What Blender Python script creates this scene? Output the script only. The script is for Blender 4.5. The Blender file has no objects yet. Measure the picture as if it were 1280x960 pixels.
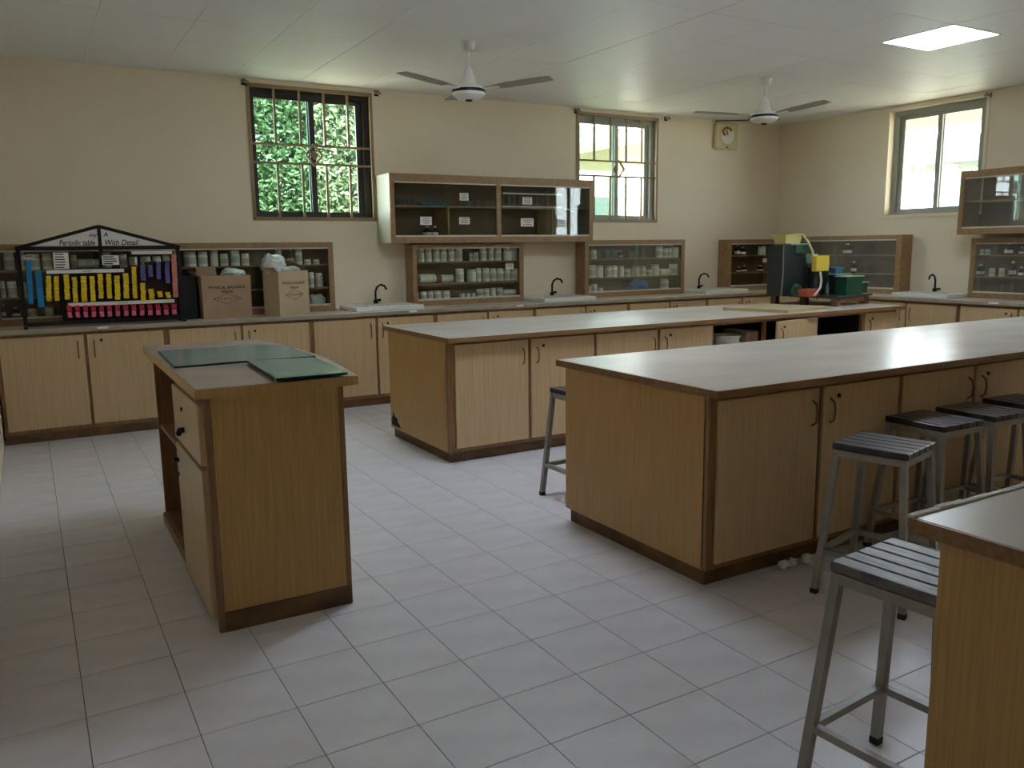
import bpy, bmesh, math, random
from mathutils import Vector, Matrix
random.seed(7)
S = bpy.context.scene
COL = S.collection

# ------------------------------------------------------------------ camera
F = 1032.89                                    # focal length in pixels of the 1280x960 frame
YAW, PITCH, ROLL = 0.5273, 0.1629, -0.0123
CAM = Vector((-0.0392, -2.8205, 1.4760))
_f = Vector((math.sin(YAW)*math.cos(PITCH), math.cos(YAW)*math.cos(PITCH), -math.sin(PITCH)))
_r = Vector((math.cos(YAW), -math.sin(YAW), 0))
_u = _r.cross(_f)
RGT = math.cos(ROLL)*_r + math.sin(ROLL)*_u
UPV = -math.sin(ROLL)*_r + math.cos(ROLL)*_u
cd = bpy.data.cameras.new('camera'); cam = bpy.data.objects.new('camera', cd); COL.objects.link(cam)
cd.sensor_width = 36; cd.lens = F/1280*36; cd.clip_start = 0.02; cd.clip_end = 200
cam.matrix_world = Matrix(((RGT.x, UPV.x, -_f.x, CAM.x), (RGT.y, UPV.y, -_f.y, CAM.y), (RGT.z, UPV.z, -_f.z, CAM.z), (0, 0, 0, 1)))
S.camera = cam

def P(u, v, x=None, y=None, z=None):           # the point on a world plane seen at a pixel of the photograph
    d = RGT*((u-640)/F) - UPV*((v-480)/F) + _f
    if x is not None: t = (x-CAM.x)/d.x
    elif y is not None: t = (y-CAM.y)/d.y
    else: t = (z-CAM.z)/d.z
    return CAM + d*t
def px(q):                                      # where a world point lands in the frame
    d = Vector(q)-CAM; w = d.dot(_f)
    return (640+F*d.dot(RGT)/w, 480-F*d.dot(UPV)/w, w)

# ------------------------------------------------------------------ sky, sun, exposure
S.view_settings.view_transform = 'Standard'; S.view_settings.look = 'None'
S.view_settings.gamma = 1.0; S.view_settings.use_curve_mapping = False
S.view_settings.exposure = 1.4
S.cycles.diffuse_bounces = 8; S.cycles.max_bounces = 12
W = bpy.data.worlds.new('sky'); S.world = W; W.use_nodes = True
bg = W.node_tree.nodes['Background']; bg.inputs[0].default_value = (0.86, 0.95, 1.0, 1); bg.inputs[1].default_value = 8.0
sl = bpy.data.lights.new('sun', 'SUN'); sun = bpy.data.objects.new('sun', sl); COL.objects.link(sun)
sl.energy = 12.0; sl.angle = 0.02; sl.color = (1.0, 0.95, 0.86)
sun.rotation_euler = Vector((0.35, 0.75, -1.0)).to_track_quat('-Z', 'Y').to_euler()
LED = 12.0                                      # radiance of the ceiling light panels

# ------------------------------------------------------------------ materials
MATS = {}
def lin(c):
    return tuple(((x/255/12.92) if x/255 <= .04045 else ((x/255+.055)/1.055)**2.4) for x in c)
def mat(name, rgb, rough=.5, metal=0.0, var=0.0, vscale=6.0, stretch=(1, 1, 1), rgb2=None, bump=0.0, bscale=40., spec=.5, emit=None, es=1.0, detail=4.):
    m = bpy.data.materials.new(name); m.use_nodes = True
    n = m.node_tree.nodes; l = m.node_tree.links; b = n['Principled BSDF']
    c = lin(rgb)
    b.inputs['Base Color'].default_value = (*c, 1); b.inputs['Roughness'].default_value = rough
    b.inputs['Metallic'].default_value = metal; b.inputs['Specular IOR Level'].default_value = spec
    if emit: b.inputs['Emission Color'].default_value = (*lin(emit), 1); b.inputs['Emission Strength'].default_value = es
    if var or rgb2 or bump:
        tc = n.new('ShaderNodeTexCoord'); mp = n.new('ShaderNodeMapping'); mp.inputs['Scale'].default_value = stretch
        l.new(tc.outputs['Object'], mp.inputs['Vector'])
    if var or rgb2:
        nz = n.new('ShaderNodeTexNoise'); nz.inputs['Scale'].default_value = vscale; nz.inputs['Detail'].default_value = detail
        l.new(mp.outputs[0], nz.inputs['Vector'])
        rp = n.new('ShaderNodeValToRGB'); rp.color_ramp.elements[0].position = .35; rp.color_ramp.elements[1].position = .65
        c2 = lin(rgb2) if rgb2 else tuple(x*(1+var) for x in c); c1 = c if rgb2 else tuple(x*(1-var) for x in c)
        rp.color_ramp.elements[0].color = (*c1, 1); rp.color_ramp.elements[1].color = (*c2, 1)
        l.new(nz.outputs['Fac'], rp.inputs[0]); l.new(rp.outputs[0], b.inputs['Base Color'])
    if bump:
        n2 = n.new('ShaderNodeTexNoise'); n2.inputs['Scale'].default_value = bscale; n2.inputs['Detail'].default_value = 3
        l.new(mp.outputs[0], n2.inputs['Vector']); bp = n.new('ShaderNodeBump'); bp.inputs['Strength'].default_value = bump; bp.inputs['Distance'].default_value = .01
        l.new(n2.outputs['Fac'], bp.inputs['Height']); l.new(bp.outputs[0], b.inputs['Normal'])
    MATS[name] = m; return m
def glassmat(name, tint, refl=.08, rough=.02, haze=0.0):
    m = bpy.data.materials.new(name); m.use_nodes = True
    n = m.node_tree.nodes; l = m.node_tree.links; n.remove(n['Principled BSDF']); out = n['Material Output']
    t = n.new('ShaderNodeBsdfTransparent'); t.inputs[0].default_value = (*tint, 1)
    g = n.new('ShaderNodeBsdfGlossy'); g.inputs['Roughness'].default_value = rough
    mx = n.new('ShaderNodeMixShader'); lw = n.new('ShaderNodeLayerWeight'); pw = n.new('ShaderNodeMath'); pw.operation = 'POWER'; pw.inputs[1].default_value = 5
    l.new(lw.outputs['Facing'], pw.inputs[0])
    ma = n.new('ShaderNodeMath'); ma.operation = 'MULTIPLY_ADD'; ma.inputs[1].default_value = .6; ma.inputs[2].default_value = refl*.5
    l.new(pw.outputs[0], ma.inputs[0]); l.new(ma.outputs[0], mx.inputs[0]); l.new(t.outputs[0], mx.inputs[1]); l.new(g.outputs[0], mx.inputs[2])
    last = mx
    if haze:
        d = n.new('ShaderNodeBsdfDiffuse'); d.inputs[0].default_value = (.72, .72, .62, 1); m2 = n.new('ShaderNodeMixShader'); m2.inputs[0].default_value = haze
        l.new(mx.outputs[0], m2.inputs[1]); l.new(d.outputs[0], m2.inputs[2]); last = m2
    l.new(last.outputs[0], out.inputs[0]); MATS[name] = m; return m

m_wall = mat('cream wall paint', (234, 222, 199), .75, rgb2=(230, 217, 193), vscale=1.3, bump=.03, bscale=25)
m_ceil = mat('white ceiling board', (229, 231, 232), .5, rgb2=(225, 227, 228), spec=.4, vscale=.8, bump=.02, bscale=3)
m_ceilgap = mat('grey ceiling joint', (205, 204, 200), .6)
m_tile = mat('white glazed floor tile', (224, 222, 226), .3, rgb2=(213, 211, 216), vscale=5, stretch=(1, 1.6, 1), detail=8)
m_grout = mat('dark floor grout', (96, 92, 88), .8, var=.15, vscale=9)
m_lam = mat('yellow oak laminate', (196, 157, 96), .38, rgb2=(180, 141, 80), vscale=9, stretch=(14, 14, .35), detail=6)
m_door = mat('pale oak door laminate', (206, 178, 138), .38, rgb2=(192, 163, 122), vscale=9, stretch=(14, 14, .35), detail=6)
m_wood = mat('brown stained wood trim', (150, 113, 72), .45, rgb2=(126, 92, 56), vscale=7, stretch=(8, 8, .8))
m_woodh = mat('brown stained wood rail', (148, 111, 72), .45, rgb2=(126, 92, 56), vscale=7, stretch=(.8, 8, 8))
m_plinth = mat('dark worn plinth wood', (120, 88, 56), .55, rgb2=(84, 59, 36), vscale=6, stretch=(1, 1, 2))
m_cab = mat('tan cabinet veneer', (158, 126, 86), .45, rgb2=(142, 111, 73), vscale=6, stretch=(3, 3, 3))
m_cabin = mat('cabinet inside veneer', (112, 84, 54), .6, rgb2=(98, 72, 45), vscale=5)
m_cabside = mat('pale side laminate with window tint', (150, 152, 126), .5, var=.04)  # pale laminate, with greenish light from the window put into its colour
m_top = mat('grey beige bench laminate', (214, 206, 194), .27, rgb2=(203, 194, 181), vscale=2.2, stretch=(.7, 1.5, 1), detail=8)
m_topdesk = mat('worn pinkish desk laminate', (176, 160, 146), .4, rgb2=(158, 141, 127), vscale=4, detail=8)
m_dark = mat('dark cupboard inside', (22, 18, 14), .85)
m_hole = mat('rotten dark wood', (20, 14, 9), .9)
m_brass = mat('dull brown metal', (120, 92, 58), .35, .6)
m_blackm = mat('black metal', (26, 22, 22), .45, .3)
m_steel = mat('grey painted steel tube', (150, 147, 140), .4, .35, var=.1, vscale=12)
m_alu = mat('white aluminium track', (206, 200, 184), .4, .1)
m_slat = mat('dark varnished slat', (50, 43, 44), .3, rgb2=(70, 62, 63), vscale=5, stretch=(12, 2, 2))
m_slatnew = mat('worn grey slat', (78, 72, 71), .4, rgb2=(116, 110, 108), vscale=6, stretch=(9, 2, 2))
m_rubber = mat('black rubber', (24, 22, 20), .7)
m_winfr = mat('dark brown window frame', (44, 40, 34), .45)
m_winfr_veil = mat('glare-veiled window frame', (150, 153, 144), .45)  # veiling glare of the bright windows is painted into this grey
m_grille = mat('brown painted grille', (150, 128, 96), .5)
m_white = mat('white enamel', (232, 230, 222), .3)
m_blade = mat('dusty shaded fan blade', (150, 148, 143), .5)  # dust and the undersides' shade are both put into this grey
m_wtedge = mat('worn counter edge', (160, 150, 132), .5, var=.1)
m_ceramic = mat('white ceramic', (226, 226, 220), .18)
m_paper = mat('white paper', (228, 226, 222), .8)
m_ink = mat('dark ink', (38, 32, 34), .7)
m_inkfade = mat('faded brown ink', (96, 74, 48), .7)
m_card = mat('brown cardboard', (176, 146, 116), .75, rgb2=(166, 136, 106), vscale=4)
m_card2 = mat('pale cardboard', (194, 172, 140), .75, rgb2=(184, 162, 130), vscale=4)
m_bag = mat('clear plastic bag', (186, 196, 188), .3, var=.1, vscale=12)
m_glass = glassmat('cabinet glass', (.95, .98, .96), .05)
m_glassveil = glassmat('glare-veiled cabinet glass', (.96, .98, .95), .06, haze=.07)  # diffuse share paints a pale glare veil over the panes
m_win = glassmat('window glass', (.62, .72, .67), .05)
m_winc = glassmat('clear window glass', (.97, .99, .98), .05)
m_lab = glassmat('laboratory glass', (.84, .90, .88), .18, haze=.06)
m_glasstop = mat('green glass sheet', (124, 150, 142), .17, spec=.7, var=.03, vscale=3)
m_glassedge = mat('dark green glass edge', (14, 62, 54), .15)
m_led = mat('light panel diffuser', (255, 255, 255), .5, emit=(222, 236, 255), es=LED)
m_jar = mat('white jar plastic', (234, 229, 214), .45, var=.04)
m_jarlid = mat('white jar lid', (226, 222, 208), .4)
m_jarlab = mat('printed jar label', (214, 208, 192), .6, rgb2=(176, 172, 158), vscale=90, stretch=(.2, .2, 1))
m_amber = mat('amber bottle glass', (70, 34, 16), .15)
m_brownlab = mat('brown jar body', (150, 92, 50), .4)
m_clock = mat('cream clock plastic', (206, 196, 150), .35)
m_gold = mat('gold clock ornament', (140, 104, 44), .3, .6)
m_leaf = mat('green leaf', (52, 78, 46), .6, rgb2=(90, 114, 76), vscale=3)
m_bark = mat('bark', (90, 72, 54), .9)
m_ext = mat('white outside render', (216, 219, 210), .8)
m_extroof = mat('grey green outside roof', (74, 83, 78), .8)
m_extsof = mat('beige veranda soffit', (160, 150, 124), .8)
m_ground = mat('outside ground', (150, 140, 118), .9, var=.1, vscale=1)

# ------------------------------------------------------------------ mesh helpers
def BM(): return bmesh.new()
def box(bm, x0, x1, y0, y1, z0, z1, bev=0.0, M=None):
    if x0 > x1: x0, x1 = x1, x0
    if y0 > y1: y0, y1 = y1, y0
    if z0 > z1: z0, z1 = z1, z0
    v = [bm.verts.new((x, y, z)) for z in (z0, z1) for y in (y0, y1) for x in (x0, x1)]
    fs = [bm.faces.new([v[i] for i in q]) for q in ((0, 2, 3, 1), (4, 5, 7, 6), (0, 1, 5, 4), (2, 6, 7, 3), (0, 4, 6, 2), (1, 3, 7, 5))]
    vs = v
    if bev:
        es = list({e for f in fs for e in f.edges})
        r = bmesh.ops.bevel(bm, geom=es, offset=bev, segments=1, affect='EDGES', profile=.5)
        vs = list({w for f in r['faces'] for w in f.verts} | {w for w in v if w.is_valid})
    if M is not None: bmesh.ops.transform(bm, matrix=M, verts=vs)
    return bm
def ring(c, n, u, w, r, k): return [c + u*(r*math.cos(2*math.pi*i/k)) + w*(r*math.sin(2*math.pi*i/k)) for i in range(k)]
def frame(d):
    d = d.normalized(); a = Vector((0, 0, 1)) if abs(d.z) < .9 else Vector((1, 0, 0))
    u = d.cross(a).normalized(); return u, d.cross(u).normalized()
def tube(bm, pts, r, k=8, cap=True):
    pts = [Vector(p) for p in pts]; rs = r if isinstance(r, (list, tuple)) else [r]*len(pts); prev = None; u = None
    for i, p in enumerate(pts):
        d = (pts[min(i+1, len(pts)-1)] - pts[max(i-1, 0)])
        if u is None: u, w = frame(d)
        else:
            dn = d.normalized(); u = (u - dn*u.dot(dn)).normalized(); w = dn.cross(u)
        cur = [bm.verts.new(q) for q in ring(p, d, u, w, rs[i], k)]
        if prev:
            for j in range(k): bm.faces.new((prev[j], prev[(j+1) % k], cur[(j+1) % k], cur[j]))
        elif cap: bm.faces.new(cur[::-1])
        prev = cur
    if cap: bm.faces.new(prev)
    return bm
def bar(bm, a, b, w, h=None, up=None):          # square-section bar from a to b
    a = Vector(a); b = Vector(b); h = h or w; d = (b-a).normalized()
    up = Vector(up) if up else (Vector((0, 0, 1)) if abs(d.z) < .9 else Vector((0, 1, 0)))
    s = d.cross(up).normalized(); t = s.cross(d)
    q = [bm.verts.new(p + s*(sx*w/2) + t*(sy*h/2)) for p in (a, b) for sx, sy in ((-1, -1), (1, -1), (1, 1), (-1, 1))]
    for f in ((3, 2, 1, 0), (4, 5, 6, 7), (0, 1, 5, 4), (1, 2, 6, 5), (2, 3, 7, 6), (3, 0, 4, 7)): bm.faces.new([q[i] for i in f])
    return bm
def lathe(bm, prof, c=(0, 0, 0), k=16, M=None):
    c = Vector(c); prev = None; allv = []
    for r, z in prof:
        if r < 1e-5: cur = [bm.verts.new(c+Vector((0, 0, z)))]
        else: cur = [bm.verts.new(c+Vector((r*math.cos(2*math.pi*i/k), r*math.sin(2*math.pi*i/k), z))) for i in range(k)]
        allv += cur
        if prev:
            for j in range(k):
                a = [prev[j % len(prev)], prev[(j+1) % len(prev)], cur[(j+1) % len(cur)], cur[j % len(cur)]]
                a = [x for i, x in enumerate(a) if x not in a[:i]]
                if len(a) > 2: bm.faces.new(a)
        elif len(cur) > 1: bm.faces.new(cur[::-1])
        prev = cur
    if len(prev) > 1: bm.faces.new(prev)
    if M is not None: bmesh.ops.transform(bm, matrix=M, verts=allv)
    return bm
def prism(bm, poly, z0, z1):
    lo = [bm.verts.new((x, y, z0)) for x, y in poly]; hi = [bm.verts.new((x, y, z1)) for x, y in poly]; n = len(poly)
    bm.faces.new(lo[::-1]); bm.faces.new(hi)
    for i in range(n): bm.faces.new((lo[i], lo[(i+1) % n], hi[(i+1) % n], hi[i]))
    return bm
WM = {}
def obj(name, bm, material, parent=None, smooth=False, local=False, loc=None):
    me = bpy.data.meshes.new(name); bmesh.ops.recalc_face_normals(bm, faces=bm.faces); bm.to_mesh(me); bm.free()
    me.materials.append(material)
    if smooth:
        me.polygons.foreach_set('use_smooth', [True]*len(me.polygons)); me.set_sharp_from_angle(angle=math.radians(40))
    return inst(name, me, parent, local, loc)
def inst(name, me, parent=None, local=False, loc=None, rot=None, scale=None):
    o = bpy.data.objects.new(name, me); COL.objects.link(o)
    if loc is not None: o.location = loc
    if rot is not None: o.rotation_euler = rot
    if scale is not None: o.scale = scale
    WM[o] = Matrix.LocRotScale(o.location, o.rotation_euler, o.scale)
    if parent:
        o.parent = parent
        if not local: o.matrix_parent_inverse = WM[parent].inverted()
        else: WM[o] = WM[parent] @ WM[o]
    return o
def tag(o, label=None, cat=None, group=None, kind=None):
    if label: o['label'] = label
    if cat: o['category'] = cat
    if group: o['group'] = group
    if kind: o['kind'] = kind
    return o
def thing(name, label, cat, loc=(0, 0, 0), rz=0, group=None):
    o = bpy.data.objects.new(name, None); COL.objects.link(o); o.location = loc; o.rotation_euler = (0, 0, rz); o.empty_display_size = .1
    WM[o] = Matrix.LocRotScale(o.location, o.rotation_euler, o.scale)
    return tag(o, label, cat, group)
def copy_tree(o, parent=None):
    c = o.copy(); COL.objects.link(c)
    if parent: c.parent = parent
    for ch in o.children: copy_tree(ch, c)
    return c
def textmesh(name, s, size, material, parent, origin, xdir, zdir, shear=0.0, align='CENTER', depth=.0004, bold=.0008, sx=1.0, local=False):
    cu = bpy.data.curves.new(name, 'FONT'); cu.body = s; cu.size = size; cu.align_x = align; cu.shear = shear; cu.extrude = depth; cu.offset = bold
    to = bpy.data.objects.new('t', cu); COL.objects.link(to)
    dg = bpy.context.evaluated_depsgraph_get(); dg.update()
    me = bpy.data.meshes.new_from_object(to.evaluated_get(dg)); bpy.data.objects.remove(to); bpy.data.curves.remove(cu)
    xd = Vector(xdir).normalized(); zd = Vector(zdir).normalized(); nd = xd.cross(zd); o = Vector(origin)
    me.transform(Matrix(((xd.x*sx, zd.x, nd.x, o.x), (xd.y*sx, zd.y, nd.y, o.y), (xd.z*sx, zd.z, nd.z, o.z), (0, 0, 0, 1))))
    me.materials.clear(); me.materials.append(material); me.name = name
    return inst(name, me, parent, local)
ORD = ['first', 'second', 'third', 'fourth', 'fifth', 'sixth', 'seventh', 'eighth', 'ninth', 'tenth', 'eleventh', 'twelfth', 'thirteenth', 'fourteenth', 'fifteenth', 'sixteenth', 'seventeenth', 'eighteenth', 'nineteenth', 'twentieth']

# ================================================================== THE ROOM
XL, XR, YB, YF, ZC = -0.30, 8.80, 5.19, -4.60, 3.036
H = .884            # island tops
HC = .898           # wall counter top
T = .3
fl = obj('floor', box(BM(), XL-.2, XR+.2, YF-.2, YB+.2, -.15, -.004), m_grout); tag(fl, kind='structure')
# floor tiles
bmt = BM(); box(bmt, .0013, T-.0013, .0013, T-.0013, -.006, 0, .0012)
met = bpy.data.meshes.new('floor_tile'); bmt.to_mesh(met); bmt.free(); met.materials.append(m_tile)
cand = []; rest = []
blocks = [(.52, 1.0, .42, 1.98), (2.42, 7.2, -.25, .72), (2.42, 7.2, 2.27, 3.2), (1.68, 7.2, -2.9, -1.82), (XL, XR, 4.62, YB), (8.22, XR, 0, YB)]
for i in range(-1, 30):
    for j in range(-16, 18):
        x0, y0 = i*T, j*T
        if any(x0 >= a and x0+T <= b and y0 >= c and y0+T <= d for a, b, c, d in blocks): continue
        cx, cy, w = px((x0+T/2, y0+T/2, 0))
        if w > .3 and -90 < cx < 1370 and -30 < cy < 1060: cand.append((w, x0, y0))
        else: rest.append((x0, y0))
cand.sort()
for k, (w, x0, y0) in enumerate(cand):
    if k < 300: inst('floor_tile', met, fl, loc=(x0, y0, 0))
    else: rest.append((x0, y0))
bm = BM()
for x0, y0 in rest:
    if x0 < -.35 or x0 > 8.85: continue
    v = [bm.verts.new(p) for p in ((x0+.0015, y0+.0015, 0), (x0+T-.0015, y0+.0015, 0), (x0+T-.0015, y0+T-.0015, 0), (x0+.0015, y0+T-.0015, 0))]; bm.faces.new(v)
o = obj('floor_tile_remainder', bm, m_tile, fl); tag(o, kind='stuff')

def wall(name, axis, pos, thick, a0, a1, z0, z1, holes, material):
    """axis 'y': wall plane y=pos running along x; axis 'x': plane x=pos running along y; built round its window openings"""
    bm = BM()
    def b(p, q, r, s):
        if q-p < 1e-4 or s-r < 1e-4: return
        if axis == 'y': box(bm, p, q, pos, pos+thick, r, s)
        else: box(bm, pos, pos+thick, p, q, r, s)
    holes = sorted(holes); cur = a0
    for h0, h1, hz0, hz1 in holes:
        b(cur, h0, z0, z1); b(h0, h1, z0, hz0); b(h0, h1, hz1, z1); cur = h1
    b(cur, a1, z0, z1)
    o = obj(name, bm, material); tag(o, kind='structure'); return o
WIN1 = (1.867, 3.05, 1.772, 2.985); WIN2 = (5.528, 6.689, 1.772, 2.985); WIN3 = (2.42, 3.56, 1.80, 2.99)
wall('wall_back', 'y', YB, .23, XL-.2, XR+.25, -.1, ZC+.2, [WIN1, WIN2], m_wall)
FILL_WIN = (-1.25, -.1, 1.5, 2.99)  # unseen opening, added to let in fill daylight
wall('wall_right', 'x', XR, .23, YF-.2, YB, -.1, ZC+.2, [WIN3, FILL_WIN], m_wall)
wall('wall_left', 'x', XL, -.2, YF-.2, YB, -.1, ZC+.2, [], m_wall)
wall('wall_front', 'y', YF, -.2, XL, XR, -.1, ZC+.2, [], m_wall)
ce = obj('ceiling', box(BM(), XL-.2, XR+.25, YF-.2, YB+.23, ZC+.006, ZC+.25), m_ceilgap); tag(ce, kind='structure')
# ceiling boards, 0.6 m, on the grid of the light panels
LEDS = [(5.93, 1.01), (2.33, 1.01)]
bmt = BM(); box(bmt, .001, .599, .001, .599, 0, .012, .001)
mec = bpy.data.meshes.new('ceiling_board'); bmt.to_mesh(mec); bmt.free(); mec.materials.append(m_ceil)
for i in range(-10, 6):
    for j in range(-10, 8):
        x0, y0 = 5.93+.6*i, 1.01+.6*j
        if x0+.6 < XL+.01 or x0 > XR-.01 or y0+.6 < YF or y0 > YB-.01: continue
        if any(abs(x0-a) < .1 and abs(y0-b) < .1 for a, b in LEDS): continue
        xa, xb, ya, yb = max(x0, XL), min(x0+.6, XR), max(y0, YF), min(y0+.6, YB)
        dz = random.uniform(-.0012, .0012)
        inst('ceiling_board', mec, ce, loc=(xa, ya, ZC+dz), scale=((xb-xa)/.6, (yb-ya)/.6, 1))

# ------------------------------------------------------------------ windows
def window(name, axis, pos, a0, a1, z0, z1, grille, mf, mglassl, mglassr):
    root = bpy.data.objects.new(name, None); COL.objects.link(root); WM[root] = Matrix(); tag(root, kind='structure')
    def bx(bm, p, q, d0, d1, r, s, bev=0):
        return box(bm, p, q, pos+d0, pos+d1, r, s, bev) if axis == 'y' else box(bm, pos+d0, pos+d1, p, q, r, s, bev)
    w = .058; wl = .03 if axis == 'y' else w; vl = .028 if axis == 'y' else .052; wr = .075 if axis == 'y' else w
    D = .035 if axis == 'y' else .09
    fr = BM(); bx(fr, a0, a1, D, D+.07, z1-w, z1); bx(fr, a0, a1, D, D+.07, z0, z0+w*.7)
    bx(fr, a0, a0+wl, D, D+.07, z0+w*.7, z1-w); bx(fr, a1-wr, a1, D, D+.07, z0+w*.7, z1-w)
    obj('window_frame', fr, mf, root)
    mid = (a0+a1)/2
    for k, (p, q, d, g, v0, v1) in enumerate(((a0+wl, mid+.03, D+.005, mglassl, vl, .052), (mid-.03, a1-wr, D+.035, mglassr, .052, .06))):
        s = BM(); v = .05
        bx(s, p, q, d, d+.025, z1-w-v, z1-w); bx(s, p, q, d, d+.025, z0+w*.7, z0+w*.7+v*.7)
        bx(s, p, p+v0, d, d+.025, z0+w*.7+v*.7, z1-w-v); bx(s, q-v1, q, d, d+.025, z0+w*.7+v*.7, z1-w-v)
        so = obj('window_sash', s, mf, root)
        gl = BM(); bx(gl, p+v0, q-v1, d+.010, d+.014, z0+w*.7+v*.7, z1-w-v); obj('window_pane', gl, g, so)
    if grille:
        g = BM(); t = .024
        bx(g, a0-.015, a1+.015, -.012, .012, z1-t, z1+.01); bx(g, a0-.015, a1+.015, -.012, .012, z0-.01, z0+t)
        bx(g, a0-.015, a0+t-.01, -.012, .012, z0, z1); bx(g, a1-t+.01, a1+.015, -.012, .012, z0, z1)
        obj('grille_frame', g, grille, root)
        zm = (z0+z1)/2; h = .085
        for zz in (zm-h, zm+h):
            b_ = BM(); bx(b_, a0, a1, -.006, .010, zz-.010, zz+.010); obj('grille_bar', b_, grille, root)
        n = 5
        for i in range(1, n):
            xx = a0+(a1-a0)*i/n
            for r, s_ in ((z0+t, zm-h), (zm+h, z1-t)):
                b_ = BM(); bx(b_, xx-.011, xx+.011, -.006, .010, r, s_); obj('grille_bar', b_, grille, root)
        d_ = BM(); R = .1
        c = [(-R, 0), (0, -R), (R, 0), (0, R)]
        for i in range(4):
            (p0, q0), (p1, q1) = c[i], c[(i+1) % 4]
            A = (mid+p0*.8, pos-.008, zm+q0) if axis == 'y' else (pos-.008, mid+p0*.8, zm+q0)
            B_ = (mid+p1*.8, pos-.008, zm+q1) if axis == 'y' else (pos-.008, mid+p1*.8, zm+q1)
            bar(d_, A, B_, .02, .018)
        obj('grille_diamond', d_, grille, root)
    else:
        g = BM(); e = .03
        bx(g, a0-e, a1+e, -.012, .09, z1-.006, z1+e); bx(g, a1-.006, a1+e, -.012, .09, z0, z1); bx(g, a0-e, a0+.006, -.012, .09, z0, z1); bx(g, a0-e, a1+e, -.02, .09, z0-e, z0+.006)
        obj('window_lining', g, m_wall, root)
    return root
window('window_1', 'y', YB, *WIN1, m_grille, m_winfr, m_win, m_winc)
window('window_2', 'y', YB, *WIN2, m_grille, m_winfr_veil, m_win, m_winc)
window('window_3', 'x', XR, *WIN3, None, m_winfr_veil, m_winc, m_winc)
window('fill_window', 'x', XR, *FILL_WIN, None, m_winfr_veil, m_winc, m_winc)  # added out of view for its fill light
# the diamond of the first grille carries a plate in its middle
w1 = bpy.data.objects['window_1']; zm = (WIN1[2]+WIN1[3])/2; xm = (WIN1[0]+WIN1[1])/2
bm = BM(); box(bm, -.035, .035, -.004, .004, -.035, .035, .003, Matrix.Translation((xm, YB-.01, zm)) @ Matrix.Rotation(math.radians(45), 4, 'Y') @ Matrix.Scale(.95, 4)); obj('grille_plate', bm, m_grille, w1)

# curtain rod brackets
def bracket(q, label, ax):
    t = thing('curtain_bracket', label, 'bracket', q, group='curtain rod brackets')
    q = Vector(q); n = Vector((0, -1, 0)) if ax == 'y' else Vector((-1, 0, 0)); s = Vector((1, 0, 0)) if ax == 'y' else Vector((0, 1, 0))
    bm = BM(); a = q-s*.022; b = q+s*.022
    bar(bm, a+n*.004, b+n*.004, .008, .05); obj('wall_plate', bm, m_blackm, t)
    bm = BM(); tube(bm, [q+n*.004, q+n*.05, q+n*.06+Vector((0, 0, .012)), q+n*.056+Vector((0, 0, .024))], .008, 6); obj('hook', bm, m_steel, t)
    bm = BM(); tube(bm, [q+n*.035+s*-.03, q+n*.035+s*.035], .012, 8); obj('rod_stub', bm, m_steel, t)
for (u, v, ax, lb) in ((304, 97, 'y', 'small curtain bracket left of the leafy window'), (470, 114, 'y', 'small curtain bracket right of the leafy window'), (720, 137, 'y', 'small curtain bracket left of the bright grilled window'), (832, 147, 'y', 'small curtain bracket right of the bright grilled window')):
    q = P(u, v, y=YB); bracket((q.x, q.y, min(q.z, ZC-.04)), lb, ax)
q = P(1237, 119, x=XR); bracket((q.x, q.y, min(q.z, ZC-.04)), 'small curtain bracket above the plain side window', 'x')

# ------------------------------------------------------------------ ceiling lights
for k, (x0, y0) in enumerate(LEDS):
    t = thing('ceiling_light', ['square light panel lit white in the ceiling before the side window', 'square light panel lit white above the aisle by the desk'][k], 'ceiling light', (x0+.3, y0+.3, ZC), group='square ceiling light panels')
    bm = BM(); z0, z1 = ZC-.004, ZC+.006; e = .012
    box(bm, x0, x0+.6, y0, y0+e, z0, z1); box(bm, x0, x0+.6, y0+.6-e, y0+.6, z0, z1); box(bm, x0, x0+e, y0+e, y0+.6-e, z0, z1); box(bm, x0+.6-e, x0+.6, y0+e, y0+.6-e, z0, z1)
    obj('frame', bm, m_white, t)
    bm = BM(); box(bm, x0+e, x0+.6-e, y0+e, y0+.6-e, ZC-.002, ZC+.004); obj('diffuser', bm, m_led, t)

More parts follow.
